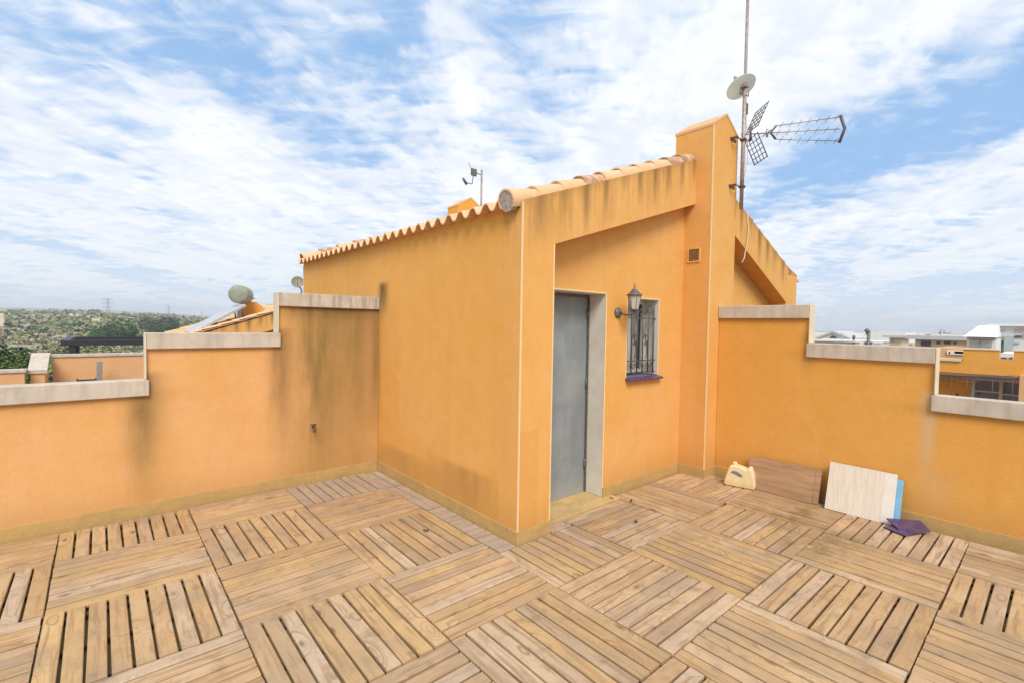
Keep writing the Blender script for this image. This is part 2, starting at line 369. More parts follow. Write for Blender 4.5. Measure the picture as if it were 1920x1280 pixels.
def parapet(name, ax, segs, w0, w1, stm, mats, label, cat='parapet', skirt=None, o=.03, lead=1):
    """segs: list of (a_start, a_end, ztop) going away from the house; a decreases"""
    r=empty(name,(segs[0][0] if ax=='x' else (w0+w1)/2, (w0+w1)/2 if ax=='x' else segs[0][0], 0),label,cat)
    wall=MB(); ct=.135
    for i,(a0,a1,zt) in enumerate(segs):
        if ax=='x': wall.box(a1,a0,w0,w1,-6.0,zt-ct+.001)
        else: wall.box(w0,w1,a1,a0,-6.0,zt-ct+.001)
    # weld into one stepped polygon instead of overlapping boxes
    wall=MB(); poly=[]
    aS=segs[0][0]; aE=segs[-1][1]
    poly=[(aS,-6.0)]
    for (a0,a1,zt) in segs: poly += [(a0,zt-ct),(a1,zt-ct)]
    poly += [(aE,-6.0)]
    if ax=='x': fn=lambda u,v,t:(u,t,v)
    else: fn=lambda u,v,t:(t,u,v)
    wall.prism(poly,fn,w0,w1); wall.build('wall',stm,r)
    for i,(a0,a1,zt) in enumerate(segs):
        e = a1 if i<len(segs)-1 else a1
        s = a0 if i==0 else a0+.016
        if i>0: s=a0+.016
        m=MB()
        if i==0 or True: cap_run(m,ax,e,s,w0,w1,zt,ct,o)
        c=m.build('coping',mats[i],r,bevel=.006)
        if i<len(segs)-1:       # stone cladding on the exposed end of the step
            zl=segs[i+1][2]; k=MB()
            if ax=='x': k.box(a1-.012,a1-.0006,w0-o-.001,w1+.011,zl+.001,zt)
            else: k.box(w0-o-.001,w1+.011,a1-.012,a1-.0006,zl+.001,zt)
            k.build('end_cladding',M['stone_pale'],r,bevel=.004)
    if skirt:
        s=MB(); s.box(*skirt); s.build('skirting',M['skirting'],r,bevel=.002)
    return r
Y1=2.399; XR=2.919
parapet('stepped_parapet','x',[(-.004,-1.047,1.935),(-1.047,-2.077,1.537),(-2.077,-6.0,1.146)],Y1,Y1+.12,M['stucco_left'],
        [M['stone_dirty'],M['stone'],M['stone']],'orange rendered parapet stepping down left of the stair house, with a rusty pipe stub',
        skirt=(-6.0,-.014,Y1-.012,Y1-.0005,-.045,.10))
parapet('stepped_parapet','y',[(-.093,-.998,1.899),(-.998,-1.942,1.523),(-1.942,-6.0,1.128)],XR,XR+.10,M['stucco_right'],
        [M['stone'],M['stone'],M['stone']],'orange rendered parapet stepping down to the right of the chimney, with boards leaning on it',
        skirt=(XR-.012,XR-.0005,-6.0,-.089-.014,-.045,.10))

# ------------------------------------------------------------------ stair house
SL=.362; SR=.386; YE=5.04; RX=2.93; ZR=2.573+SL*RX
house=empty('stair_house',(0,0,0),'orange rendered rooftop stair house with clay tiled gable roof and grey metal door','rooftop house')
# side wall + body (x = 0 plane), front column
b=MB(); b.box(0,.12,.2259,YE,-6.0,2.545); b.build('side_wall',M['stucco_side'],house)
b=MB(); b.box(0,.3406,0.0,.2258,-6.0,2.5450); b.build('corner_column',M['rake_l'],house)
b=MB(); b.box(5.12,5.5,0,.2258,-6,2.44); b.box(5.38,5.5,.2259,YE,-6,2.44); b.build('far_side_wall',M['stucco'],house)
b=MB(); b.box(.1201,5.3799,YE-.12,YE,-6,2.50); b.build('back_wall',M['stucco'],house)
# front wall, recessed, with door and window openings (butted boxes)
yr=.226; DX0,DX1,DZ=.341,1.285,1.963; WX0,WX1,WZ0,WZ1=1.628,2.190,1.13,1.945
def zroof(x): return 2.573+SL*x-.10 if x<RX else ZR-SR*(x-RX)-.10
fwall=MB()
def wallpoly(poly): fwall.prism(poly,lambda u,v,t:(u,t,v),yr,yr+.25)
# one polygon with holes is awkward: use strips that share edges
def strip(x0,x1,z0,z1a,z1b): wallpoly([(x0,z0),(x1,z0),(x1,z1b),(x0,z1a)])
strip(DX0,DX1,DZ,zroof(DX0),zroof(DX1))
strip(DX1,WX0,-6,zroof(DX1),zroof(WX0))
strip(WX0,WX1,-6,WZ0,WZ0); strip(WX0,WX1,WZ1,zroof(WX0),zroof(WX1))
strip(WX1,2.668,-6,zroof(WX1),zroof(2.668))
strip(3.2432,5.12,-6,zroof(3.2432),zroof(5.12))
fwall.build('front_wall',M['stucco'],house)
fl=MB(); fl.box(.3407,DX1,.20,.476,-6,-.06); fl.build('sub_sill',M['stucco'],house)
# rake beams
def beam(x0,x1,y0,y1,t0,t1,b0,b1,mat):
    m=MB()
    m.hexa([(x0,y0,b0),(x1,y1,b1),(x1,yr-.001,b1),(x0,yr-.001,b0)],[(x0,y0,t0),(x1,y1,t1),(x1,yr-.001,t1),(x0,yr-.001,t0)])
    return m.build('gable_beam',mat,house)
beam(.3408,2.6675,0,.10,2.573+SL*.34,3.525,2.291,3.030,M['rake_l'])
# head of column up to the tiles
m=MB(); m.hexa([(0.0,0,2.6201-.12),(.3406,0,2.6201),(.3406,.2257,2.6201),(0,.2257,2.6201-.12)],[(0,0,2.563),(.3406,0,2.573+SL*.34),(.3406,.2257,2.573+SL*.34),(0,.2257,2.563)])
m.v=[(x,y,z) for x,y,z in m.v]
m=MB(); m.prism([(.0,2.5452),(.3406,2.5452),(.3406,2.573+SL*.34),(0,2.573)],lambda u,v,t:(u,t,v),0.0,.2256)
m.build('gable_beam',M['rake_l'],house)
beam(3.2433,5.119,-.0,-.0,3.285,2.56,2.86,2.04,M['rake_r'])
m=MB(); m.prism([(5.12,2.4402),(5.5,2.4402),(5.5,2.46),(5.12,2.558)],lambda u,v,t:(u,t,v),0.0,.2256); m.build('gable_beam',M['rake_r'],house)
# cream corner beads
b=MB(); b.box(-.004,.007,-.004,.007,.10,2.565)
b.build('corner_bead',M['bead'],house)
b=MB(); b.box(.3335,.3450,-.003,.006,-.02,2.29); b.build('corner_bead',M['bead'],house)
b=MB(); b.box(-.004,.012,YE-.012,YE+.004,-.5,2.50); b.build('corner_bead',M['bead'],house)
# skirting
s=MB(); s.box(-.013,-.0006,-.013,Y1-.0125,-.045,.10); s.build('skirting',M['skirting'],house,bevel=.002)
s=MB(); s.box(-.0005,.3406,-.013,-.0006,-.045,.10); s.build('skirting',M['skirting'],house,bevel=.002)
s=MB(); s.box(1.292,2.6545,yr-.013,yr-.0006,-.045,.10); s.build('skirting',M['skirting'],house,bevel=.002)
# patch of newer paint on the column
b=MB(); b.box(.02,.20,-.0022,-.0002,.102,.86); b.build('paint_patch',stucco('stucco_patch',base=(.72,.36,.095)),house)
# threshold
m=MB(); m.prism([(.342,.108),(1.41,.108),(1.41,.2115),(DX1-.005,.2115),(DX1-.005,.475),(.342,.475)],lambda u,v,t:(u,v,t),-.045,.012); m.build('door_step',M['threshold'],house,bevel=.003)
# door
dr=MB(); dr.box(DX0,DX1-.02,.440,.475,.014,DZ-.012); door=dr.build('door',M['door'],house)
k=MB(); k.box(DX0+.001,DX1-.0,.425,.4395,DZ-.035,DZ-.001); k.build('door_frame',M['aged_metal'],door)
k=MB(); k.box(DX1-.0195,DX1-.0045,.418,.4399,.014,DZ-.036)
k.build('door_frame',M['aged_metal'],door)
for zz in (.25,1.05,1.72):
    k=MB(); k.tube([(DX1-.024,.431,zz),(DX1-.024,.431,zz+.09)],.009,8); k.build('hinge',M['aged_metal'],door)
k=MB(); k.tube([(.42,.44,1.0),(.42,.40,1.0)],.012,8); k.tube([(.42,.402,1.0),(.53,.402,1.0)],.008,8); k.build('handle',M['dark_metal'],door)
# white plastered reveals
k=MB(); k.box(DX1-.004,DX1-.0002,yr-.004,.4745,.013,DZ-.0005); k.build('door_reveal',M['reveal'],house)
k=MB(); k.box(.342,DX1-.0045,yr-.004,.4245,DZ-.004,DZ-.0004); k.build('door_reveal',M['reveal'],house)
k=MB(); k.box(DX1-.006,DX1+.008,yr-.006,yr+.002,.10,DZ+.006); k.build('corner_bead',M['bead'],house)
k=MB(); k.box(.342,DX1+.0,yr-.006,yr-.0005,DZ-.0,DZ+.010); k.build('corner_bead',M['bead'],house)

# window
win=MB(); yw=.40
for (x0,x1,z0,z1) in ((WX0+.001,WX0+.045,WZ0+.03,WZ1-.001),(WX1-.045,WX1-.001,WZ0+.03,WZ1-.001),(WX0+.046,WX1-.046,WZ1-.045,WZ1-.001),(WX0+.046,WX1-.046,WZ0+.03,WZ0+.075),((WX0+WX1)/2-.02,(WX0+WX1)/2+.02,WZ0+.076,WZ1-.046)):
    win.box(x0,x1,yw,yw+.04,z0,z1)
window=win.build('window',M['white_frame'],house)
k=MB(); k.box(WX0+.01,WX1-.01,yw+.022,yw+.030,WZ0+.04,WZ1-.01); k.build('pane',M['glass_dark'],window)
k=MB()
rows=[]
for zi in (WZ0+.05,WZ1-.02):
    rows.append([(WX0+.27+.16*i/30, yw+.012+.006*math.sin(i*1.4), zi) for i in range(31)])
k.grid(rows); k.build('curtain',M['curtain'],window,recalc=False)
k=MB(); 
k.box(WX1-.004,WX1-.0005,yr-.003,yw-.0005,WZ0+.022,WZ1-.0005); k.box(WX0+.0005,WX0+.004,yr-.003,yw-.0005,WZ0+.022,WZ1-.0005); k.box(WX0+.0045,WX1-.0045,yr-.003,yw-.0005,WZ1-.004,WZ1-.0006)
k.build('window_reveal',M['reveal'],house)
k=MB(); k.box(WX0-.008,WX0+.0,yr-.005,yr-.0005,WZ0+.02,WZ1); k.box(WX1,WX1+.009,yr-.005,yr-.0005,WZ0+.02,WZ1); k.box(WX0-.008,WX1+.009,yr-.005,yr-.0005,WZ1,WZ1+.009); k.build('corner_bead',M['bead'],house)
# purple glazed sill
k=MB(); xs=[WX0-.012,(WX0+WX1)/2-.0012,(WX0+WX1)/2+.0012,WX1+.04]
for a,c_ in ((xs[0],xs[1]),(xs[2],xs[3])):
    k.hexa([(a,yr-.055,WZ0-.022),(c_,yr-.055,WZ0-.022),(c_,yr-.0006,WZ0-.01),(a,yr-.0006,WZ0-.01)],[(a,yr-.055,WZ0-.002),(c_,yr-.055,WZ0-.002),(c_,yr-.0006,WZ0+.012),(a,yr-.0006,WZ0+.012)])
k.build('window_sill',M['purple'],house,bevel=.004)
k=MB(); k.hexa([(WX0+.001,yr,WZ0+.0003),(WX1-.001,yr,WZ0+.0003),(WX1-.001,yw-.001,WZ0+.003),(WX0+.001,yw-.001,WZ0+.003)],[(WX0+.001,yr,WZ0+.013),(WX1-.001,yr,WZ0+.013),(WX1-.001,yw-.001,WZ0+.02),(WX0+.001,yw-.001,WZ0+.02)]); k.build('window_sill',M['purple'],house)

# wrought iron grille
g=MB(); yg=yr+.035
def scroll(cx,cz,r,sg,turns=1.4,flip=1):
    pts=[]
    for i in range(26):
        a=i/25*turns*2*math.pi; rr=r*(1-i/25*.78)
        pts.append((cx+sg*rr*math.cos(a), yg, cz+flip*rr*math.sin(a)))
    return pts
xb=[WX0+.035+i*(WX1-WX0-.07)/5 for i in range(6)]
for i,xx in enumerate(xb):
    g.tube([(xx,yg,WZ0+.045),(xx,yg,WZ1-.075)],.0075,8)
for zz in (WZ0+.055,WZ0+.175,WZ1-.20):
    g.box(WX0+.0,WX1-.0,yg-.006,yg+.006,zz-.006,zz+.006)
for i in range(5):
    cx=(xb[i]+xb[i+1])/2
    g.tube(scroll(cx,WZ0+.115,.040,1),.004,6); g.tube(scroll(cx,WZ1-.13,.040,-1,1.4,-1),.004,6)
for i in (1,3):
    cx=(xb[i]+xb[i+1])/2
    pts=[(cx+.022*math.sin(q*math.pi*2/10),yg-.006,WZ0+.20+q*.038) for q in range(11)]
    g.tube(pts,.005,6)
    g.tube(scroll(cx-.01,WZ0+.42,.032,1),.0045,6); g.tube(scroll(cx+.01,WZ0+.36,.032,-1,1.4,-1),.0045,6)
gro=g.build('window_grille',M['dark_metal'],house)

# chimney pillar (front)
PX0,PX1,PY=2.668,3.243,-.089
def chimney(y0,y1,front,parent,skirt=False):
    ze,za=3.85,4.02; xm=(PX0+PX1)/2
    m=MB(); m.prism([(PX0,-6 if front else 2.6),(PX1,-6 if front else 2.6),(PX1,ze),(xm,za),(PX0,ze)],lambda u,v,t:(u,t,v),y0,y1)
    o=m.build('chimney',stucco('stucco_chimney',[('y',.16,.05,2.9,3.5,.2,BR)]) if front else M['stucco_plain'],parent)
    k=MB()
    for sx,(xa,xb_) in ((1,(PX0-.005,xm)),(-1,(xm,PX1+.005))):
        za_=ze-.006 if sx==1 else za; zb_=za if sx==1 else ze-.006
        k.hexa([(xa,y0-.004,za_+.001),(xb_,y0-.004,zb_+.001),(xb_,y1+.012,zb_+.001),(xa,y1+.012,za_+.001)],[(xa,y0-.004,za_+.03),(xb_,y0-.004,zb_+.03),(xb_,y1+.012,zb_+.03),(xa,y1+.012,za_+.03)])
    k.build('chimney_cap',M['stucco_pale'],o)
    return o
ch=chimney(PY,.36,True,house)
b=MB(); b.box(PX0-.004,PX0+.008,PY-.004,PY+.008,.10,3.85); b.build('corner_bead',M['bead'],ch)
s=MB(); s.box(PX0-.013,PX0-.0006,PY-.013,yr-.0135,-.045,.10); s.box(PX0-.0005,XR-.0005,PY-.013,PY-.0006,-.045,.10); s.build('skirting',M['skirting'],house,bevel=.002)
# air vent
v=MB(); vy0,vy1,vz0,vz1=.022,.172,2.385,2.545; xv=PX0-.012
v.box(xv,PX0-.0005,vy0,vy0+.014,vz0,vz1); v.box(xv,PX0-.0005,vy1-.014,vy1,vz0,vz1); v.box(xv,PX0-.0005,vy0+.0141,vy1-.0141,vz1-.014,vz1); v.box(xv,PX0-.0005,vy0+.0141,vy1-.0141,vz0,vz0+.014)
av=v.build('air_vent',M['ventframe'],ch)
v=MB(); v.box(PX0-.004,PX0-.0006,vy0+.0142,vy1-.0142,vz0+.0142,vz1-.0142); v.build('vent_back',M['vent'],av)
v=MB()
for i in range(8):
    z_=vz0+.022+i*.0165; v.hexa([(xv+.001,vy0+.0145,z_),(PX0-.0045,vy0+.0145,z_+.006),(PX0-.0045,vy1-.0145,z_+.006),(xv+.001,vy1-.0145,z_)][::-1],[(xv+.001,vy0+.0145,z_+.003),(PX0-.0045,vy0+.0145,z_+.009),(PX0-.0045,vy1-.0145,z_+.009),(xv+.001,vy1-.0145,z_+.003)][::-1])
v.box(xv-.001,PX0-.0048,(vy0+vy1)/2-.004,(vy0+vy1)/2+.004,vz0+.015,vz1-.015)
v.build('vent_louvre',M['vent'],av)
# rear chimney on the ridge
ch2=chimney(4.78,5.13,False,house)
# --- roof tiles: wavy courses
def roof_side(sgn, x_eave, z_eave, slope, parent, name='roof_tiles'):
    m=MB(); pitch=.1733; nw=int(4.97/pitch); npc=8
    run=abs(RX-x_eave); nc=10; npc=12
    cw=lambda q: math.copysign(abs(math.cos(q))**.65,math.cos(q))
    L=run/nc
    for c in range(nc):
        x0=x_eave+sgn*L*c - sgn*.03; x1=x_eave+sgn*L*(c+1)+sgn*.02
        rows=[]
        for x_,lift in ((x0,.022),(x1,.0)):
            zc=z_eave+slope*abs(x_-x_eave)+lift
            rows.append([(x_, .165+ i*pitch/npc, zc+.033*cw(2*math.pi*i/npc)) for i in range(nw*npc+1)])
        top=rows
        bot=[[(a,b_,z_-.013) for a,b_,z_ in r] for r in rows]
        m.grid(top); m.grid(bot[::-1])
        m.grid([bot[0],top[0]],smooth=False)
    return m.build(name,M['clay'],parent,recalc=False)
roof_side(1,-.06,2.528,SL,house); roof_side(-1,5.56,2.375,SR,house)
# roof deck under the tiles
m=MB(); m.prism([(-.0,2.502),(RX,2.502+SL*RX),(5.5,2.36),(5.3,2.34),(RX,2.40+SL*RX),(.2,2.47)],lambda u,v,t:(u,t,v),.2262,YE-.001); m.build('roof_deck',M['mortar'],house)
# verge barrels
def barrel(p0,p1,r0,r1,mat,parent,cap=False,n=14):
    lo,sp=(-35,250) if cap else (-4,188)
    if cap: p0=Vector(p0)+Vector((0,0,.022))
    p0=Vector(p0);p1=Vector(p1); ax=(p1-p0).normalized(); side=Vector((0,1,0)); upv=side.cross(ax)
    if upv.z<0: upv=-upv
    m=MB(); rows=[];rows2=[]
    for p_,r_ in ((p0,r0),(p1,r1)):
        rows.append([p_+side*math.cos(a)*r_+upv*math.sin(a)*r_ for a in [R(lo+sp*i/n) for i in range(n+1)]])
        rows2.append([p_+side*math.cos(a)*(r_-.014)+upv*math.sin(a)*(r_-.014) for a in [R(lo+sp*i/n) for i in range(n+1)]])
    m.grid(rows); m.grid(rows2[::-1]); m.grid([rows2[0],rows[0]],smooth=False); m.grid([rows[1],rows2[1]],smooth=False)
    o=m.build('verge_tile',mat,parent)
    if cap:
        k=MB(); pc=p0+ax*.004; pts=[pc+side*math.cos(R(a))*(r0-.013)+upv*math.sin(R(a))*(r0-.013) for a in range(0,360,20)]
        k.prism([(0,0)]*0 or [(i,0) for i in range(0)],None,0,0) if False else None
        nn=len(k.v); k.v+= [tuple(q) for q in pts]+[tuple(q+ax*.05) for q in pts]
        c_=len(pts); k.f.append(tuple(range(c_))); k.f.append(tuple(range(c_,2*c_)))
        k.uv+=[None,None]; k.sm+=[False,False]
        for i in range(c_):
            j=(i+1)%c_; k.f.append((i,j,c_+j,c_+i)); k.uv.append(None); k.sm.append(False)
        k.build('mortar_plug',M['mortar'],o)
    return o
pit=.276
rnd=random.Random(3)
for i in range(10):
    xa=-.085+i*pit; xb_=min(xa+pit+.035, 2.664)
    if xa>2.6: break
    yy=.099+.10*xa/2.668
    zf=lambda x: 2.560+SL*x
    jr=rnd.uniform(-.003,.003)
    barrel((xa,yy+jr,zf(xa)+.012),(xb_,yy-jr,zf(xb_)-.006),.090,.080,M['clay'] if rnd.random()<.72 else M['clay_dark'],house,cap=(i==0))
for i in range(9):
    xa=5.62-i*pit; xb_=max(xa-pit-.035,3.25)
    zf=lambda x: 3.172-SR*(x-3.507)
    barrel((xa,.099,zf(xa)+.012),(xb_,.099,zf(xb_)-.006),.090,.080,M['clay'] if rnd.random()<.72 else M['clay_dark'],house)
for i in range(10):   # back verge
    xa=-.02+i*pit; xb_=min(xa+pit+.035,2.66)
    if xa>2.6: break
    barrel((xa,YE+.0,2.60+SL*xa+.02),(xb_,YE,2.60+SL*xb_),.085,.078,M['clay_dark'] if i%2 else M['clay'],house)
# mirrored stair-house body at the back (same roof runs on)
# building below the terrace
base=MB(); base.box(-6.0,2.9185,-6.0,-.0905,-6.0,-.050); base.box(-6.0,-.0006,-.0905,Y1-.0006,-6.0,-.050); base.box(-.0006,2.667,-.0905,-.0006,-6,-.050); base.box(.3412,2.667,-.0006,yr-.0006,-6,-.0503)
tag(base.build('terrace_floor',M['floor_tile']),kind='structure')

# ------------------------------------------------------------------ deck tiles
BAT=.022; TH=.020
def deck_tile(x0,x1,y0,y1,along,n,label,grey=False,tilt=None,seed=0):
    rr=random.Random(seed)
    cx,cy=(x0+x1)/2,(y0+y1)/2; w,h=(x1-x0)-.008,(y1-y0)-.008
    dz=rr.uniform(-.003,.003); rz=rr.uniform(-.006,.006)
    tx,ty = tilt or (rr.uniform(-.004,.004),rr.uniform(-.004,.004))
    L,W=(w,h) if along=='x' else (h,w)
    sw=W/n; gap=.0135 if W>.5 else .010
    m=MB()
    def P(a,b,z):   # a along slat, b across
        return (a,b,z) if along=='x' else (-b,a,z)
    for i in range(n):
        b0=-W/2+i*sw+ (gap/2 if i>0 else 0); b1=-W/2+(i+1)*sw-(gap/2 if i<n-1 else 0)
        e0=-L/2+rr.uniform(0,.004); e1=L/2-rr.uniform(0,.004); zt=rr.uniform(-.0025,.002); sk=rr.uniform(-.003,.003); ch_=.0035
        # rounded-edge profile
        prof=[(b0,-TH),(b1,-TH),(b1,zt-ch_),(b1-ch_,zt),(b0+ch_,zt),(b0,zt-ch_)]
        k=len(m.v)
        for e in (e0,e1):
            for (bb,zz) in prof: m.v.append(P(e,bb+(sk if e>0 else -sk),zz))
        np_=len(prof)
        for j in range(np_):
            q=(j+1)%np_
            m.f.append((k+j,k+q,k+np_+q,k+np_+j)); m.sm.append(False)
            va=(prof[j][0],prof[q][0]); 
            m.uv.append([(e0,prof[j][0]+prof[j][1]),(e0,prof[q][0]+prof[q][1]),(e1,prof[q][0]+prof[q][1]),(e1,prof[j][0]+prof[j][1])])
        m.f.append(tuple(k+j for j in range(np_))[::-1]); m.uv.append([(p_[0],p_[1]) for p_ in prof][::-1]); m.sm.append(False)
        m.f.append(tuple(k+np_+j for j in range(np_))); m.uv.append([(p_[0],p_[1]) for p_ in prof]); m.sm.append(False)
    root=empty('deck_tile',(cx,cy,dz),label,'deck tile','wooden deck tiles laid chequerwise on the terrace floor')
    root.rotation_euler=(tx,ty,rz)
    s=m.build('slats',M['wood_grey' if grey else ('wood' if along=='y' else 'wood_pale')]); s.parent=root
    for q in ((-.42,0,.42) if L>.3 else (0,)):
        bt=MB(); a=q*L
        c0,c1=a-.02,a+.02
        if along=='x': bt.box(c0,c1,-W/2+.004,W/2-.004,-TH-BAT,-TH-.0005)
        else: bt.box(-W/2+.004,W/2-.004,c0,c1,-TH-BAT,-TH-.0005)
        o=bt.build('batten',M['batten']); o.parent=root
    return root
xl=[-4.23,-3.43,-2.62,-1.80,-.992,-.19,.605,1.412,2.115,2.855]
yl=[2.345,1.766,1.0,.192,-.602,-1.402,-2.205,-3.01,-3.81]
ordn=['first','second','third','fourth','fifth','sixth','seventh','eighth','ninth','tenth']
tn=0
for j in range(len(yl)-1):
    for i in range(len(xl)-1):
        x0,x1=xl[i],xl[i+1]; y1,y0=yl[j],yl[j+1]
        if y0> -.7 and x0>-.2 and y1>.0:
            if y0>.0: continue
            y1=(.186 if x0>1.3 else .104) if x0>.5 else -.020
        if x0<-3.3 and y1<-2.0: pass
        par=(i+j)%2
        along='y' if par==0 else 'x'
        # calibrate parity: tile x[-1.80,-.99], y[1.0,1.77] runs along y  (i=3, j=1)
        cs=len(xl)-2-i
        w_=x1-x0; h_=y1-y0
        n=9
        if along=='y' and w_<.73: n=8
        if along=='x' and h_<.7: n=6 if h_<.65 else 7
        dirw='parallel to the right parapet' if along=='y' else 'parallel to the left parapet'
        lab='slatted wooden deck tile, %s out from left parapet, %s out from right parapet'%(ordn[j],ordn[cs])
        tilt=None
        if (i,j)==(6,6): tilt=(.008,-.004)
        deck_tile(x0,x1,y0,y1,along,n,lab,tilt=tilt,seed=100+tn,grey=(j==0 and i in(4,)) ); tn+=1
# narrow cut strips beside the stair house
deck_tile(-.187,-.018,1.766,2.345,'y',2,'narrow greyed deck tile offcut beside the stair house, in the corner by the left parapet',True,seed=71)
deck_tile(-.187,-.018,1.0,1.763,'y',2,'narrow greyed deck tile offcut with long slats beside the stair house wall, its end lifted',True,tilt=(-.012,0.01),seed=72)
deck_tile(-.187,-.018,.196,.997,'x',10,'narrow deck tile offcut of short cross slats beside the stair house wall, nearest its corner',True,seed=73)
deck_tile(-.187,-.018,-.016,.192,'x',3,'tiny deck tile offcut of short slats at the foot of the stair house corner',True,seed=74)

deck_tile(.356,.602,-.014,.102,'x',2,'small deck tile offcut filling the corner between column foot and door step',seed=75)

# ------------------------------------------------------------------ wall lamp
lx,lz=1.469,1.787
lamp=empty('wall_lamp',(lx,yr,lz),'old grey metal lantern with frosted glass on a bracket between door and barred window','wall lamp')
k=MB(); k.lathe([(0,.0),(.052,.0),(.052,.012),(.035,.028),(.012,.034),(0,.034)],(lx,yr-.0005,lz),18,axis=(0,-1,0)); k.build('wall_plate',M['aged_metal'],lamp)
yc=yr-.17; xl_=1.498
k=MB(); k.tube([(lx,yr-.03,lz),(lx+.004,yr-.08,lz-.018),(lx+.015,yr-.13,lz-.022),(xl_-.005,yc,lz-.006),(xl_,yc,lz+.022)],.010,8); k.build('bracket_arm',M['aged_metal'],lamp)
lc=(xl_,yc,lz)
k=MB(); k.lathe([(0,.012),(.028,.014),(.046,.03),(.046,.036),(0,.038)],lc,6); k.build('lantern_base',M['aged_metal'],lamp)
k=MB(); k.lathe([(.040,.0365),(.060,.165),(.056,.165),(.036,.0375)],lc,6)
gl=k.build('glass',M['frost'],lamp)
for p_ in gl.data.polygons: p_.use_smooth=False
k=MB()
for a in range(6):
    ca,sa=math.cos(a*math.pi/3),math.sin(a*math.pi/3)
    k.tube([(lc[0]+.041*ca,lc[1]+.041*sa,lz+.036),(lc[0]+.0615*ca,lc[1]+.0615*sa,lz+.167)],.0035,6)
k.build('lantern_frame',M['aged_metal'],lamp)
k=MB(); k.lathe([(0,.158),(.05,.160),(.074,.166),(.076,.173),(.062,.178),(.044,.198),(.030,.212),(.022,.216),(.026,.222),(.011,.229),(.007,.245),(.010,.253),(.004,.266),(.0025,.285),(0,.286)],lc,16); k.build('lantern_roof',M['aged_metal'],lamp)

# pipe stub
k=MB(); k.tube([(-.715,Y1+.02,.575),(-.715,Y1-.05,.575),(-.722,Y1-.075,.565),(-.73,Y1-.082,.53)],.011,10)
k.tube([(-.715,Y1-.02,.575),(-.715,Y1-.028,.575)],.020,10); k.tube([(-.715,Y1-.045,.575),(-.700,Y1-.05,.605),(-.76,Y1-.05,.606)],.006,8)
tag(k.build('pipe_stub',M['rust']),'rusty bent pipe stub sticking out low from the left parapet','pipe')

# ------------------------------------------------------------------ mast and aerials
mx,my=3.207,-.165
mast=empty('antenna_mast',(mx,my,3.05),'tall thin rusty steel aerial mast strapped to the front of the chimney','antenna mast')
lean=.0
def mp(z): return (mx+lean*(z-3.05),my,z)
k=MB(); k.tube([mp(3.02),mp(4.35),mp(4.351),mp(6.6)],[.021,.021,.017,.016],12); k.build('pole',M['mast'],mast)
for zz in (3.27,3.80):
    k=MB(); k.box(mx-.16,mx-.02,PY-.006,PY-.0005,zz-.016,zz+.016); k.box(mx-.150,mx-.138,my-.002,PY-.0065,zz-.012,zz+.012); k.tube([(mx-.144,my+.01,zz),(mx+.05,my-.0,zz)],.007,8)
    k.tube([(mx-.03,my-.024,zz+.012),(mx+.03,my-.024,zz+.012)],.006,8); k.box(mx-.032,mx+.032,my-.026,my+.026,zz-.010,zz+.006)
    k.build('bracket',M['rust'],mast)
# dish on the mast
dz_=4.36
dish=empty('satellite_dish',(mx,my,dz_),'small translucent white satellite dish high on the chimney mast','satellite dish')
dn=(f0*.45+Vector((0,0,.86))-ri*.22).normalized()    # faces away and up
dc=Vector((mx,my,dz_))+Vector((.02,.02,.0))+dn*.05
def dish_geo(c,nrm,r,depth,ratio=1.0):
    m=MB(); prof=[(r*i/8, depth*(i/8)**2) for i in range(9)]
    m.lathe(prof+[(r+.006,depth+.001),(r+.006,depth-.006)]+[(r*i/8, depth*(i/8)**2-.006) for i in range(8,-1,-1)],c,36,axis=nrm); return m
dish_geo(dc,dn,.158,.032).build('reflector',M['dish'],dish)
k=MB(); k.obox(dc-dn*.02,(.04,0,0),(0,.012,0),(0,0,.05)); k.tube([dc-dn*.02,(mx,my,dz_+.02)],.014,8); k.box(mx-.03,mx+.03,my-.03,my+.03,dz_+.03,dz_+.07)
k.tube([(mx-.02,my-.02,dz_-.06),(mx+.07,my-.01,dz_-.05)],.006,8); k.tube([(mx+.05,my-.02,dz_-.06),(mx+.08,my-.01,dz_+.07)],.005,8)
k.build('mounting',M['mast'],dish)
k=MB(); k.tube([dc-UU*.10+dn*.03, dc+dn*.16-UU*.02],.005,6); k.tube([dc+dn*.15-UU*.02,dc+dn*.20-UU*.0],.018,10); k.build('feed_arm',M['mast'],dish)
# amplifier box
k=MB(); k.box(mx+.018,mx+.055,my-.02,my+.02,4.10,4.22); k.tube([(mx+.03,my,4.10),(mx+.01,my,4.05)],.008,6)
tag(k.build('amplifier_box',M['rust'],bevel=.004),'small brown amplifier box clipped to the mast under the dish','amplifier box')
# UHF aerial
za=3.865
uhf=empty('television_aerial',(mx,my,za),'long triple boom television aerial with V shaped grid reflector on the chimney mast','television aerial')
ax_=(RR*.985-fw*.0+Vector((0,0,.055))).normalized()
side=Vector((0,0,1)); out=ax_.cross(side).normalized()   # horizontal, away/towards
O=Vector((mx,my,za))
k=MB(); k.tube([O-ax_*.03,O+ax_*.33],.008,8); k.tube([O+ax_*.27-side*.045,O+ax_*.27+side*.045],.012,8)
for s_ in (1,):
    k.tube([O+ax_*.27+out*.10,O+ax_*.27-out*.10],.006,6)
k.build('boom',M['alu'],uhf)
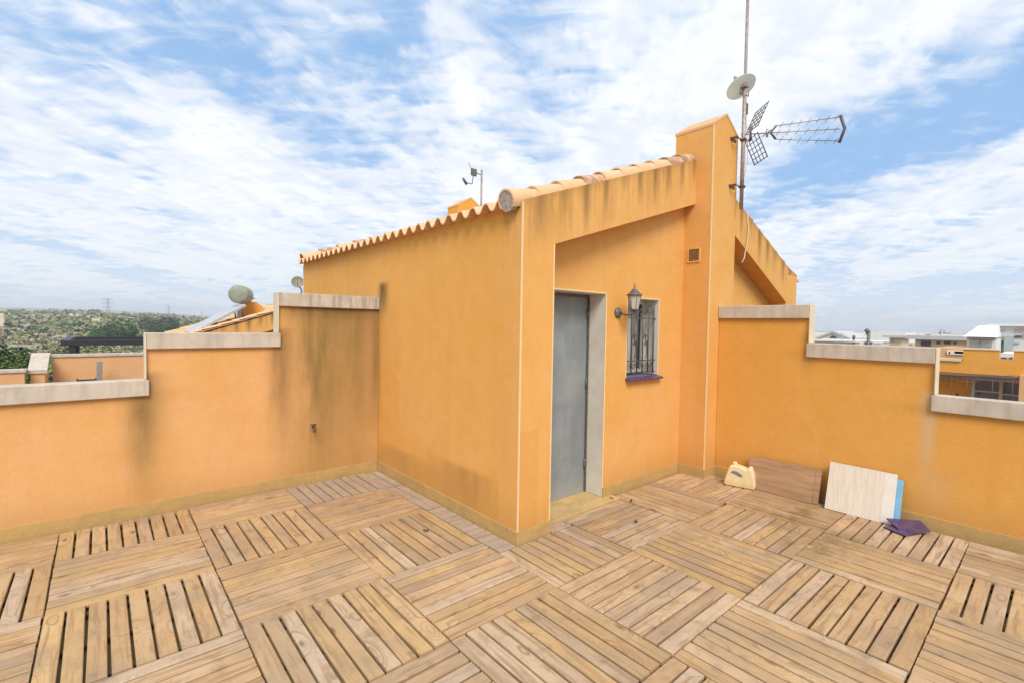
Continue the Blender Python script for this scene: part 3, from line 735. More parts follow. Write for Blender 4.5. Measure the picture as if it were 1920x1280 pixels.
# reflector: two grids opening forward
def grid_panel(sg):
    m=MB(); st=O+ax_*.08+side*sg*.015
    dv=(ax_*.40+side*sg*.92).normalized(); 
    for i in range(5):
        o_=out*(-.14+.07*i)
        m.tube([st+dv*(.02)+o_,st+dv*.32+o_],.0042 if i in(1,2,3) else .006,6)
    for j in range(6):
        q=st+dv*(.03+.28*j/5); m.tube([q-out*.14,q+out*.14],.0045,6)
    m.build('reflector_grid',M['antdark'],uhf)
grid_panel(1); grid_panel(-1)
k=MB(); k.tube([O+ax_*.08-side*.08,O+ax_*.08+side*.08],.014,8); k.build('reflector_hub',M['antdark'],uhf)
hub=O+ax_*.33
k=MB()
ends=[]
for sg in (-1,0,1):
    a0=hub+side*sg*.075+ax_*(.04 if sg else .0)+out*(.0); a1=hub+ax_*.77+side*sg*.135+out*0
    k.tube([a0,a1],.0052,6); ends.append((a0,a1))
    for q in range(7):
        c_=a0.lerp(a1,(q+.6)/7); m_=out*.04+side*.006
        k.tube([c_-m_-side*.012,c_+m_+side*.012],.0034,5)
k.build('director_boom',M['alu'],uhf)
k=MB(); k.tube([ends[0][0],hub-ax_*.02,ends[2][0]],.012,6); k.build('boom_bracket',M['antdark'],uhf); k=MB()
k.tube([ends[0][1]-side*.015,ends[1][1]+ax_*.055,ends[2][1]+side*.02],.017,8)
k.build('boom_bracket',M['antdark'],uhf)
# cables
k=MB()
def cat(pts,r=.0035,n=6): k.tube(pts,r,n)
cat([(mx+.03,my,4.12),(mx+.09,my-.01,3.9),(mx+.10,my-.01,3.55),(mx+.07,my+.02,3.32),(mx+.03,my+.02,3.28)],.003)
cat([(mx+.05,my,4.3),(mx+.075,my,4.0),(mx+.08,my,3.5),(mx+.12,my+.05,3.16)],.0022)
cat([(mx+.04,my,3.75),(mx+.0,my,3.6),(mx+.025,my,3.45)],.0022)
tag(k.build('antenna_cable',M['cable']),'thin loose aerial cables dangling beside the chimney mast','cable')
k=MB(); k.tube([(3.72,-.012,3.10),(3.76,-.016,2.9),(3.745,-.015,2.75),(3.66,-.02,2.52),(3.60,-.02,2.46)],.007,6)
tag(k.build('hanging_cable',M['cable']),'cream cable end hanging down over the right gable beam','cable')

# rear ridge aerial
rx,ry=3.36,5.0
a2=empty('roof_antenna',(rx,ry,3.3),'short grey roof mast with small dish arm beside the rear chimney','roof antenna')
k=MB(); k.tube([(rx,ry,3.35),(rx,ry,4.70)],.020,10); k.build('pole',M['mast'],a2)
k=MB(); k.tube([(rx,ry,4.60),(rx-.22,ry+.05,4.66)],.009,6); k.box(rx-.25,rx-.13,ry-.02,ry+.02,4.55,4.68); k.tube([(rx-.2,ry,4.56),(rx-.23,ry,4.38),(rx-.42,ry-.06,4.36)],.009,6)
k.tube([(rx-.40,ry-.06,4.33),(rx-.50,ry-.08,4.42)],[.028,.022],8); k.tube([(rx-.24,ry,4.66),(rx-.33,ry,4.78)],.005,6)
k.build('dish_arm',M['aged_metal'],a2)
k=MB(); k.tube([(rx,ry,4.0),(rx-.22,ry,3.95)],.010,6); k.build('bracket',M['mast'],a2)
# small globe dish at the back left corner of the house
d3=empty('satellite_dish',(-.15,5.16,1.9),'small olive satellite dish beyond the left end of the stair house','satellite dish')
cc=at(558,530,1,5.18)
dish_geo(cc,(-.3,-.9,.25),.085,.03).build('reflector',M['dish_old'],d3)
k=MB(); k.tube([cc+Vector((.0,.03,0)),(-.004,5.12,cc.z-.12),(-.004,5.12,cc.z-.3)],.012,8); k.tube([cc+Vector((0,0,-.06)),cc+Vector((-.03,-.12,.0))],.006,6); k.build('mounting',M['aged_metal'],d3)

# ------------------------------------------------------------------ things on the deck
# plastic jug (broad side faces the camera)
jug=empty('plastic_jug',(2.70,-.46,0),'cream plastic jug with moulded handle standing by the chimney foot','jug')
ja=Vector((-.0,-1,0)); 
jt=Matrix.Rotation(R(14),4,'Z')
def J(u,v,t_):   # u along width, v up, t depth
    q=jt@Vector((t_,-u,v)); return (2.715+q.x,-.465+q.y,v*1.2+.0015)
body=[(-.145,.0),(.145,.0),(.150,.03),(.135,.12),(.115,.175),(.085,.180),(.06,.165),(.02,.178),(-.03,.185),(-.085,.185),(-.105,.165),(-.132,.09),(-.150,.03)]
k=MB(); k.prism(body,J,-.055,.055)
jb=k.build('body',M['jug'],jug,bevel=.014)
k=MB(); q=J(-.055,.18,0); k.lathe([(0,0),(.024,0),(.024,.028),(.018,.034),(0,.034)],q,14); k.build('cap',M['jug'],jug)
q=J(.10,.172,0); k=MB(); k.lathe([(0,0),(.018,0),(.018,.02),(0,.024)],q,12); k.build('cap',M['jug'],jug)
k=MB(); k.prism([(-.088,.118),(-.07,.138),(-.03,.140),(.02,.118),(.03,.096),(.005,.092),(-.05,.112)],J,-.0562,-.0535); k.build('grip_slot_shade',M['jughole'],jug)  # no real hole: thin dark plate painted as shade inside the grip
k=MB(); k.prism([(.052,.01),(.058,.01),(.048,.14),(.042,.14)],J,-.0575,-.053); k.build('rib',M['jug'],jug)

def leaning(name,y0,y1,hgt,th,xb,xt,mat,label,cat,z0=.002,group=None,edge=None):
    "slab leaning on the right parapet, bottom at xb, top at xt"
    ang=math.atan2(xt-xb, math.sqrt(max(hgt*hgt-(xt-xb)**2,1e-6)))
    m=MB(); m.box(0,th,-(y0-y1)/2,(y0-y1)/2,0,hgt)
    o=m.build(name,mat,bevel=.002); o.location=(xb,(y0+y1)/2,z0+th*math.sin(ang)*0); o.rotation_euler=(0,ang,0)
    if edge: o.data.materials.append(edge); 
    tag(o,label,cat,group); return o
b1=leaning('wooden_board',-.505,-1.115,.33,.020,2.745,2.84,M['board_brown'],'brown wooden board leaning on the right parapet beside the plastic jug, front one of two','board')
leaning('wooden_board',-.53,-1.165,.325,.020,2.772,2.868,M['board_brown'],'brown wooden board leaning behind the front brown board next to the jug','board')
leaning('whitewashed_board',-1.235,-1.655,.435,.012,2.722,2.850,M['board_white'],'whitewashed wood grain board, front of the white stack leaning on the right parapet','board')
leaning('plain_board',-1.245,-1.735,.430,.014,2.738,2.866,M['board_edge'],'plain white board showing between the whitewashed board and blue foam sheet','board')
leaning('foam_sheet',-1.30,-1.775,.385,.022,2.762,2.875,M['foam_blue'],'light blue foam sheet at the back of the leaning white panels','foam sheet')
# purple glazed tiles on the deck
def flat(verts,th,name,mat,label,cat,group=None):
    m=MB(); a=[Vector(v) for v in verts]; m.hexa(a,[v+Vector((0,0,th)) for v in a]); o=m.build(name,mat,bevel=.003); tag(o,label,cat,group); return o
flat([(2.60,-1.70,.004),(2.53,-1.86,.006),(2.70,-1.955,.030),(2.80,-1.80,.034)],.012,'glazed_tile',M['purple'],'purple glazed tile lying under the other one beside the blue foam sheet','tile')
flat([(2.70,-1.70,.052),(2.60,-1.80,.022),(2.735,-1.985,.024),(2.875,-1.90,.050)],.012,'glazed_tile',M['purple'],'purple glazed tile lying tilted on top of the other purple tile','tile')

rl_=random.Random(4)
for (x_,y_,lab_) in ((1.33,.14,'dry brown leaf on the deck by the door jamb'),(1.42,-.02,'dry brown leaf on the deck between door and window wall'),(-.42,.62,'dry curled leaf on the deck beside the stair house wall'),(1.05,-.33,'dry leaf lying before the door step on a cross slatted tile'),(2.05,-.62,'small dead leaf on the deck before the plastic jug')):
    m=MB(); a_=rl_.uniform(0,6.28); ca,sa=math.cos(a_),math.sin(a_); rows=[]
    for i in range(5):
        u=i/4; w_=.011*math.sin(math.pi*(.08+.84*u)); rows.append([(x_+ca*(u-.5)*.045-sa*v*w_, y_+sa*(u-.5)*.045+ca*v*w_, .005+.010*abs(v)+.012*(u-.5)**2*4) for v in (-1,-.5,0,.5,1)])
    m.grid(rows); tag(m.build('dry_leaf',M['rust'],recalc=False),lab_,'leaf','dry leaves fallen on the deck')
# ------------------------------------------------------------------ left neighbours
WC=M['stone']
def low_wall(p0,p1,zt,th,label,name='terrace_wall',mat=None):
    p0=Vector((*p0,0));p1=Vector((*p1,0)); d=(p1-p0); L=d.length; d.normalize(); nrm=Vector((-d.y,d.x,0))
    r=empty(name,(p0.x,p0.y,0),label,'wall')
    m=MB(); m.obox((p0+p1)/2+Vector((0,0,(zt-.05-5)/2)),d*L/2,nrm*th/2,Vector((0,0,(zt-.05+5)/2))); m.build('wall',mat or M['stucco_pale'],r)
    m=MB(); m.obox((p0+p1)/2+Vector((0,0,zt-.024)),d*(L/2+.02),nrm*(th/2+.02),Vector((0,0,.025))); m.build('coping',WC,r,bevel=.005)
    return r
low_wall((-3.02,9.0),(.2,9.0),1.01,.18,'long pale orange terrace wall with thin coping behind the left parapet, below the black pergola')
low_wall((-6.5,8.2),(-3.30,8.2),.83,.18,'lower pale orange terrace wall at the left edge of the photo')
w=empty('sloping_wall',(-3.1,8.6,0),'short orange wall running back with a sloping white coping between the two terrace walls','wall')
m=MB(); m.prism([(8.30,-5),(8.90,-5),(8.90,.98),(8.30,.74)],lambda u,v,t:(t,u,v),-3.25,-3.08); m.build('wall',M['stucco_pale'],w)
m=MB(); m.hexa([(-3.28,8.28,.742),(-3.05,8.28,.742),(-3.05,8.9,.985),(-3.28,8.9,.985)],[(-3.28,8.28,.80),(-3.05,8.28,.80),(-3.05,8.9,1.045),(-3.28,8.9,1.045)]); m.build('coping',WC,w)
pg=empty('pergola',(-2.8,9.6,0),'flat black metal pergola frame beyond the terrace wall on the left','pergola')
m=MB(); m.box(-2.95,-.2,9.6,9.72,1.13,1.23); m.box(-2.95,-2.83,9.73,12.0,1.13,1.23); m.box(-.32,-.2,9.73,12,1.13,1.23); m.box(-2.82,-.33,11.9,12,1.13,1.23); m.build('roof_frame',M['pergola'],pg)
for xx in (-2.84,-.32):
    for y_ in (9.62,11.9):
        m=MB(); m.box(xx,xx+.09,y_,y_+.09,-1.2,1.129); m.build('post',M['pergola'],pg)
m=MB(); m.box(-2.44,-2.36,8.55,8.63,-1.2,.90); tag(m.build('grey_post',M['alu'],bevel=.005),'square grey post standing before the long terrace wall on the left','post')
bx=empty('garden_chair',(-2.55,8.4,.4),'dark slatted chair back peeping over the left parapet beside the grey post','chair')
m=MB(); m.box(-2.68,-2.46,8.40,8.43,.50,.535); m.box(-2.68,-2.46,8.40,8.43,.56,.60); m.build('backrest',M['darkbox'],bx)
m=MB(); m.box(-2.70,-2.681,8.39,8.44,-.6,.62); m.box(-2.459,-2.44,8.39,8.44,-.6,.62); m.build('frame',M['darkbox'],bx)
m=MB(); m.box(-2.7,-2.44,8.0,8.39,-.02,.02); m.build('seat',M['darkbox'],bx)
# neighbour roof with its chimney and solar heater
nh=empty('neighbour_house',(2,14,-1),'orange neighbouring house with stained gable beam and clay roof behind the left parapet','house')
yn=14.0; 
P0=at(356,623,1,yn); P1=at(512,581,1,yn); s2=(P1.z-P0.z)/(P1.x-P0.x)
xe=P0.x-.6; ze=P0.z-s2*.6-.13; xm2=xe+4.2; zm2=ze+s2*4.2
m=MB(); m.prism([(xe,ze-.50),(xm2,zm2-.50),(xm2,zm2),(xe,ze)],lambda u,v,t:(u,t,v),yn,yn+.25)
m.build('gable_beam',stucco_rake('stucco_rake_neighbour',xe+.1,.34,s2,ze+s2*.1),nh)
m=MB(); m.prism([(xe,-6),(xe+8.4,-6),(xe+8.4,ze-.1),(xm2,zm2-.1),(xe,ze-.1)],lambda u,v,t:(u,t,v),yn+.26,yn+5); m.build('wall',M['stucco_plain'],nh)
m=MB()
for sgn in (1,-1):
    xE=xe-.1 if sgn==1 else xe+8.5
    for c in range(9):
        rows=[]
        for q,lift in ((c*.49,.03),((c+1)*.49,0)):
            rows.append([(xE+sgn*q, yn-.05+i*.05, ze+.02+s2*q+lift+.03*math.cos(i*math.pi/2)) for i in range(104)])
        m.grid(rows)
m.build('roof',M['clay'],nh,recalc=False)
for i in range(12):
    xa=xe-.1+i*.36; barrel((xa,yn+.08,ze+.04+s2*(xa-xe)+.015),(xa+.40,yn+.08,ze+.04+s2*(xa+.4-xe)),.10,.09,M['clay'],nh)
q0=at(455,580,1,yn+1.6); q1=at(497,580,1,yn+1.6); qa=at(474,566,1,yn+1.6)
m=MB(); m.prism([(q0.x,ze-.5),(q1.x,ze-.5),(q1.x,q1.z+.02),(qa.x+.12,qa.z-.01),(qa.x-.12,qa.z-.01),(q0.x,q0.z+.02)],lambda u,v,t:(u,t,v),yn+1.6,yn+2.2); m.build('chimney',M['stucco_plain'],nh)
m=MB(); m.box(q0.x-.10,q0.x-.002,yn+1.55,yn+2.2,ze-.5,q0.z-.0); m.build('chimney_side_face',M['white_wall'],nh)  # white slab added as the chimney's whitish left face, not a separate flue
sh=empty('solar_water_heater',(0,yn+1.0,1.2),'tilted solar panel with round grey storage tank on the neighbouring roof','solar heater')
A=at(352,622,1,yn+1.0); B=at(448,572,1,yn+1.0); d=(B-A).normalized(); nn_=Vector((-d.z,0,d.x))
m=MB(); m.obox((A+B)/2-nn_*.03,d*(B-A).length/2,Vector((0,.9,0)),nn_*.045); m.build('panel',M['panelm'],sh,bevel=.01)
tc_=at(447,552,1,yn+.8); 
m=MB(); axd=Vector((.36,.93,.0)).normalized(); r_=.30
m.lathe([(0,-.50),(.12,-.498),(.24,-.475),(r_,-.42),(r_,.42),(.24,.475),(.12,.498),(0,.50)],tc_+axd*.45,28,axis=axd); m.build('tank',M['dish_old'],sh)
m=MB()
for y_ in (yn+.4,yn+1.5):
    m.tube([(B.x-.05,y_,B.z-.05),(B.x+.02,y_,B.z-.62)],.02,6); m.tube([(B.x-.5,y_,B.z-.60),(B.x+.1,y_,B.z-.45)],.018,6)
m.tube([tc_+Vector((.25,.1,-.05)),tc_+Vector((.50,.1,-.12))],.018,6)
m.build('support_frame',M['aged_metal'],sh)

# ------------------------------------------------------------------ right neighbours
XN=22.0
def AR(px,py,x=XN): return at(px,py,0,x)
nb=empty('neighbour_villa',(XN,-3,-2),'orange villa with notched roof parapet, dark porch beam and sliding window at the right edge','house')
def rect_on(xp,px0,px1,py0,py1,th,name,mat,parent,mb=None,refpx=None):
    a=AR((px0+px1)/2,(py0+py1)/2,xp); l=AR(px0,(py0+py1)/2,xp); r_=AR(px1,(py0+py1)/2,xp); tt=AR((px0+px1)/2,py0,xp); bb=AR((px0+px1)/2,py1,xp)
    m=mb or MB(); m.box(xp,xp+th,r_.y,l.y,bb.z,tt.z)
    return m.build(name,mat,parent) if mb is None else None
yl_,yr_=AR(1700,690).y,-9.0
zb_=AR(1830,700).z; zl_=AR(1780,676).z; zt_=AR(1850,656).z; ynA=AR(1806,660).y; ynB=AR(1874,660).y; ynC=AR(1901,660).y; zn_=AR(1888,674).z
# band / parapet as one polygon with the notch
m=MB(); m.prism([(yl_,zb_),(yr_,zb_),(yr_,zt_),(ynC,zt_),(ynC,zn_),(ynB,zn_),(ynB,zt_),(ynA,zt_),(ynA,zl_),(yl_,zl_)],lambda u,v,t:(t,u,v),XN,XN+.3)
m.build('parapet',M['stucco_plain'],nb)
m=MB()
for (a_,b_,z_) in ((ynA+.02,ynB-.02,zt_),(ynC+.02,yr_,zt_)):
    m.box(XN-.03,XN+.33,b_,a_,z_+.001,z_+.05)
m.box(XN-.06,XN+.33,ynA+.03,yl_,zl_+.001,zl_+.09)
m.build('coping',M['cream_wall'],nb)
m=MB(); m.box(XN-.05,XN+.3,yr_,yl_,zb_-.10,zb_-.002); m.build('porch_beam',M['vent'],nb)
m=MB(); m.box(XN+2.0,XN+2.2,yr_,yl_+1,-5,zb_); m.build('wall',M['stucco_plain'],nb)
m=MB(); m.box(XN+.301,XN+1.999,yr_,yl_,zb_+.001,zb_+.12); m.build('porch_ceiling',M['stucco_plain'],nb)
m=MB(); m.box(XN,XN+1.99,yr_,yl_,-2.2,-1.9); m.build('porch_floor',M['beige_wall'],nb)
pc=AR(1911,740)
m=MB(); m.box(XN-.3,XN+.2,pc.y-.9,pc.y,-5,AR(1911,702).z); m.build('pillar',M['stucco_pale'],nb)
# window in the back wall
xw=XN+1.99
def RW(px,py): return at(px,py,0,xw)
wl,wr=RW(1828,730),RW(1925,730); wt=RW(1860,712).z; 
m=MB(); m.box(xw-.04,xw,wr.y,wl.y,-1.6,wt); wn=m.build('window',M['blind'],nb)
m=MB(); m.box(xw-.08,xw-.041,wl.y,wl.y+.10,-1.6,wt+.08); m.box(xw-.08,xw-.041,wr.y,wl.y,wt-.04,wt+.08)
ymid=RW(1877,730).y; m.box(xw-.08,xw-.041,ymid-.05,ymid+.05,-1.6,wt-.041); m.box(xw-.075,xw-.041,wr.y,ymid-.051,RW(1870,737).z-.03,RW(1870,737).z+.02); m.box(xw-.075,xw-.041,ymid+.051,wl.y-.001,RW(1850,733).z-.03,RW(1850,733).z+.02)
m.build('window_frame',M['white_frame'],wn)
# iron railing / trellis
rl=empty('iron_railing',(XN-.5,-1,-1),'dark wrought iron scroll railing in the porch of the villa at the right edge','railing')
m=MB(); xr_=XN-.4
def RR_(px,py): return at(px,py,0,xr_)
for px in (1757,1785,1814,1862,1900):
    a=RR_(px,702); b=RR_(px,748); m.tube([a,(xr_,a.y,b.z-.5)],.011,6)
a=RR_(1752,702); b=RR_(1909,708); m.tube([a,b],.022,6)
a=RR_(1752,712); b=RR_(1835,716); m.tube([a,b],.012,6)
m.build('bars',M['dark_metal'],rl)
m=MB()
for px in range(1762,1905,12):
    c_=RR_(px,708); pts=[(xr_,c_.y+.13*(1-i/18)*math.cos(i*.5),c_.z+.10*(1-i/18)*math.sin(i*.5)) for i in range(18)]
    m.tube(pts,.012,5)
m.build('scrolls',M['dark_metal'],rl)
bs=empty('porch_planter',(XN-.6,0,-.6),'dark leafy plant in the porch corner beside the stone step of the villa','plant')
m=MB(); rr=random.Random(5); c0=AR(1775,746,XN-.2)
for i in range(160):
    u=Vector((rr.gauss(0,.22),rr.gauss(0,.32),rr.gauss(-.12,.16))); c_=c0+u; a=Vector((rr.uniform(-1,1),rr.uniform(-1,1),rr.uniform(-1,1))).normalized()*.07; b_=a.cross(Vector((rr.random(),rr.random(),rr.random()))).normalized()*.05
    m.face([c_-a,c_+b_,c_+a,c_-b_])
def leafmat(name,c1,c2):
    t=NT(name); g=t.n('ShaderNodeNewGeometry'); 
    c=t.mix(g.outputs['Random Per Island'],c1,c2); return t.bsdf(c,.8,.2)
M['leaf_dk']=leafmat('leaf_dark',(.04,.055,.025),(.11,.10,.06))
m.build('foliage',M['leaf_dk'],bs,recalc=False)
m=MB(); m.lathe([(0,-1.3),(.18,-1.3),(.26,-.5),(.22,-.5),(.2,-.55),(0,-.55)],c0,12); m.build('pot',M['beige_wall'],bs)

def far_block(name,label,cat,px0,px1,pyt,x,depth,mat,wins=(),roof=None,rt=.25,over=.2,zb=-8):
    l=at(px0,pyt,0,x); r_=at(px1,pyt,0,x); zt=(l.z+r_.z)/2
    e=empty(name,(x,(l.y+r_.y)/2,zb),label,cat)
    m=MB(); m.box(x,x+depth,r_.y,l.y,zb,zt); m.build('wall',mat,e)
    if roof:
        m=MB(); m.box(x-over,x+depth+over,r_.y-over,l.y+over,zt+.001,zt+rt); m.build('roof',roof,e)
    for (wx0,wx1,wy0,wy1,wm) in wins:
        a=at(wx0,wy0,0,x); b_=at(wx1,wy1,0,x)
        m=MB(); m.box(x-.06,x+.05,b_.y,a.y,b_.z,a.z); m.build('window',wm,e)
    return e
W_,B_=M['shutter'],M['pane_light']
# white modern villa with sloping white roof element
e=far_block('white_villa','white villa with glazed attic under a steep white roof above the notched parapet','house',1813,1868,637,30,8,M['white_wall'],[(1818,1836,638,650,B_),(1838,1860,638,650,B_)])
l=at(1813,631,0,30);r_=at(1866,631,0,30);tp=at(1840,610,0,30); 
m=MB(); m.hexa([(29.6,r_.y-.1,l.z),(31.6,r_.y-.1,l.z),(31.6,l.y+.1,l.z),(29.6,l.y+.1,l.z)],[(31.2,r_.y+.0,tp.z),(32,r_.y+.0,tp.z),(32,l.y-.3,tp.z),(31.2,l.y-.3,tp.z)]); m.build('roof',M['white_roof'],e)
m=MB(); yz=at(1813,637,0,30).z; m.box(30,31,r_.y,l.y,yz+.001,l.z-.001); m.build('attic_glazing',M['pane_light'],e)
e=far_block('white_apartments','white flat roofed block with balconies at the far right edge','apartment block',1864,2010,612,33,10,M['white_wall'],
   [(1866,1884,618,622,M['grey_roof']),(1866,1882,629,632,M['grey_roof']),(1902,1940,617,623,M['beige_wall']),(1903,1915,629,633,W_),(1918,1940,626,634,M['beige_wall']),(1866,1880,640,644,W_),(1900,1912,640,644,M['grey_roof'])],M['white_roof'],.12,.25)
m=MB(); s_=at(1884,612,0,32.6); s1=at(1901,612,0,32.6); m.box(32.6,32.99,s1.y,s_.y,-4,s_.z-.5); m.build('stair_tower',M['pane_light'],e)
e=far_block('parapet_house','white house with dark window slit seen through the parapet notch','house',1876,1903,662,26.5,3,M['white_wall'],[(1877,1888,669,672,W_),(1893,1899,669,672,W_)],None)
far_block('flat_roof_house','low orange house under a wide grey flat roof beside the white villa','house',1716,1812,637,38,8,M['cream_wall'],[(1727,1745,639,649,W_),(1756,1763,640,645,W_),(1770,1782,640,645,W_),(1788,1793,641,645,W_)],M['grey_roof'],.25,.4)
far_block('balcony_house','pale orange house with a white balcony above the lower villa parapet','house',1757,1812,652,28,5,M['stucco_pale'],[(1776,1811,656,665,M['white_wall']),(1779,1782,659,663,W_),(1790,1808,658,663,M['pane_light'])],None)
far_block('canopy_house','cream house with a thin grey canopy roof above the middle coping','house',1668,1690,633,48,3,M['cream_wall'],[(1670,1676,636,641,M['beige_wall'])],M['grey_roof'],.18,.4)
far_block('white_terrace_house','low white terraced house with small dark windows above the middle coping','house',1612,1682,640,60,8,M['white_wall'],[(1621,1626,641,645,W_),(1630,1636,641,645,W_),(1640,1652,642,645,M['cream_wall']),(1658,1668,640,643,M['grey_roof'])],None)
far_block('long_white_house','long white house running behind the orange ones near the coping end','house',1698,1726,641,52,6,M['white_wall'],[(1702,1712,643,646,M['cream_wall'])],None)
far_block('beige_house','low beige house with a brown canopy next to the gable house','house',1522,1602,640,70,9,M['beige_wall'],[(1566,1588,638.5,641,M['rust'])],M['white_wall'],.2,.2)
# gable house
gx=90; a=at(1530,636,0,gx); b_=at(1596,637,0,gx); t_=at(1563,624,0,gx)
e=empty('gable_house',(gx,t_.y,-8),'distant pale house with a shallow pointed gable and round window','house')
m=MB(); m.prism([(b_.y,-8),(a.y,-8),(a.y,a.z),(t_.y,t_.z),(b_.y,b_.z)],lambda u,v,t:(t,u,v),gx,gx+10); m.build('wall',M['white_wall'],e)
m=MB()
for (p_,q_) in ((a,t_),(t_,b_)):
    m.hexa([(gx-.4,p_.y,p_.z+.02),(gx-.4,q_.y,q_.z+.02),(gx+10.4,q_.y,q_.z+.02),(gx+10.4,p_.y,p_.z+.02)],[(gx-.4,p_.y,p_.z+.3),(gx-.4,q_.y,q_.z+.3),(gx+10.4,q_.y,q_.z+.3),(gx+10.4,p_.y,p_.z+.3)])
m.build('roof',M['grey_roof'],e)
m=MB(); m.lathe([(0,0),(.5,0),(.5,.1),(0,.1)],(gx-.1,t_.y,t_.z-1.0),14,axis=(1,0,0)); m.build('window',M['shutter'],e)
# distant masts, crane, antennas
def spike(name,label,cat,px,pyt,x,pts=None,r=.06,mat='antdark'):
    p_=at(px,pyt,0,x); m=MB(); m.tube([(p_.x,p_.y,-6),p_],r,6)
    for (dx,dy,ex,ey,rr_) in (pts or []):
        m.tube([at(px+dx,pyt+dy,0,x),at(px+ex,pyt+ey,0,x)],rr_,6)
    return tag(m.build(name,M[mat]),label,cat)
spike('tower_crane','distant grey tower crane with horizontal jib above the flat roofed house','crane',1766,618,160,[(-6,6,16,6,.25),(16,6,0,0,.08)],.3,'alu')
spike('roof_aerial','thin roof aerial standing between gable house and round lamp','antenna',1579,624,70,[(-3,4,3,4,.05)],.06,'alu')
spike('curved_mast','dark curved mast with small dish above the terraced house','mast',1629,620,60,[(-6,-2,0,3,.22),(-5,4,0,10,.1)],.16,'aged_metal')
spike('lamp_post','small round headed lamp far behind the coping between aerial and curved mast','street lamp',1601,632,70,[(-2,0,2,0,.25)],.12,'aged_metal')
spike('roof_aerial','pair of little aerials on the grey flat roof beside the crane','antenna',1738,627,42,[(-1.5,2,1.5,2,.07),(4,0,4,9,.07)],.06,'antdark')

# ------------------------------------------------------------------ terrain
def hills_h(x,y):
    dx,dy=x-CAM.x,y-CAM.y; d=math.hypot(dx,dy); az=math.degrees(math.atan2(dx,dy))  # 0 = +Y, 90 = +X
    wN=max(0,1-abs((az+2))/38)          # valley / ridge in the north
    wN=wN*wN*(3-2*wN)
    n1=noise.noise(Vector((x*.002,y*.002,0)))*10+noise.noise(Vector((x*.008,y*.008,3)))*2.5
    h=-6.0
    if d>45:
        valley=-7.5*min(1,(d-45)/80)
        rise=max(0,(d-250)/3300)
        ridge=58*min(1,rise)**1.15*(1.0-.35*max(0,min(1,(az-0)/12)))
        h+= wN*(valley+ridge*1.12) + n1*min(1,d/600)*wN*.8
    if d<3600: return h
    return h - (d-3600)*.004*wN
ter=MB(); rings=[0.5,8,20,45,60,80,100,130,160,200,250,310,380,460,560,680,820,1000,1200,1450,1750,2100,2500,3000,3500,4000,5000]
rows=[]; NA=240
for d in rings:
    rows.append([(CAM.x+d*math.sin(2*math.pi*k/NA),CAM.y+d*math.cos(2*math.pi*k/NA),hills_h(CAM.x+d*math.sin(2*math.pi*k/NA),CAM.y+d*math.cos(2*math.pi*k/NA))) for k in range(NA)])
ter.grid(rows,closed=True)
t=NT('scrub_ground'); p,x,y,z=t.pos()
n1=t.noise(p,.012,6,.62); n2=t.noise(p,.05,6,.6); n3=t.noise(p,.25,5,.6); n4=t.noise(p,.004,4,.55)
c=t.mix(t.ss(n2,.38,.62),(.44,.36,.25),(.30,.27,.16)); c=t.mix(t.ss(n1,.50,.66),c,(.21,.22,.11)); c=t.mix(t.m('MULTIPLY',t.ss(n3,.52,.70),.6),c,(.20,.20,.11))
c=t.mix(t.m('MULTIPLY',t.ss(n4,.60,.68),.7),c,(.58,.50,.36))
dist=t.n('ShaderNodeVectorMath',{0:p},operation='LENGTH').outputs[0] if 'Value' not in [] else None
M['ground']=t.bsdf(c,.95,.1)
to=ter.build('ground',M['ground']); tag(to,kind='structure')
for p_ in to.data.polygons:
    pass
# streets and paving around the block
m=MB(); m.box(-30,60,-30,12,-5.99,-5.95); tag(m.build('street',plain('asphalt',(.12,.115,.11),.95,.15,.8)),kind='structure')

# scrub: uncountable bushes in the valley
rs=random.Random(21)
veg=MB(); tints=[(.15,.19,.06),(.21,.23,.09),(.27,.25,.13),(.36,.30,.20),(.10,.14,.06),(.30,.26,.18),(.18,.19,.10)]
def bush(mb,c,r,h,n,tint,seed,sz=1.0):
    q=random.Random(seed)
    lobes=[Vector((q.uniform(-.55,.55)*r,q.uniform(-.55,.55)*r,h*q.uniform(.3,.75))) for _ in range(5)]
    for i in range(n):
        lb=lobes[q.randrange(5)]; d_=Vector((q.gauss(0,1),q.gauss(0,1),q.gauss(0,1))).normalized()
        rr_=r*.5*q.uniform(.75,1.05)
        u=lb+Vector((d_.x*rr_,d_.y*rr_,d_.z*rr_*h/r*.75))
        if u.z<0: u.z=abs(u.z)*.3
        s_=q.uniform(.10,.2)*r*sz
        nrm=(d_+Vector((q.uniform(-.5,.5),q.uniform(-.5,.5),q.uniform(-.2,.7)))).normalized()
        a=nrm.cross(Vector((q.random(),q.random(),q.random()))).normalized()*s_; b_=nrm.cross(a).normalized()*s_*q.uniform(.6,1)
        cc_=c+u; k=q.uniform(.7,1.3)
        mb.face([cc_-a,cc_+b_,cc_+a,cc_-b_]); mb.tint += [tuple(v*k for v in tint)]*4
for i in range(5200):
    d=70*(1500/70)**(rs.random()**.75)
    az=R(rs.uniform(-11,16)); x=CAM.x+d*math.sin(az); y=CAM.y+d*math.cos(az)
    k=noise.noise(Vector((x*.018,y*.018,7)))
    if k<-.10 and rs.random()<.8: continue
    gz=hills_h(x,y); r_=rs.uniform(.8,2.6)*(1+ d/260); 
    if d<130: r_=rs.uniform(.7,1.8)
    tn_=tints[rs.randrange(7)] if k<.15 else tints[rs.choice([0,1,4,0,2])]
    bush(veg,Vector((x,y,gz-.3)),r_,r_*rs.uniform(.55,.85),64 if d<400 else 28,tn_,i,.9 if d<400 else 1.5)
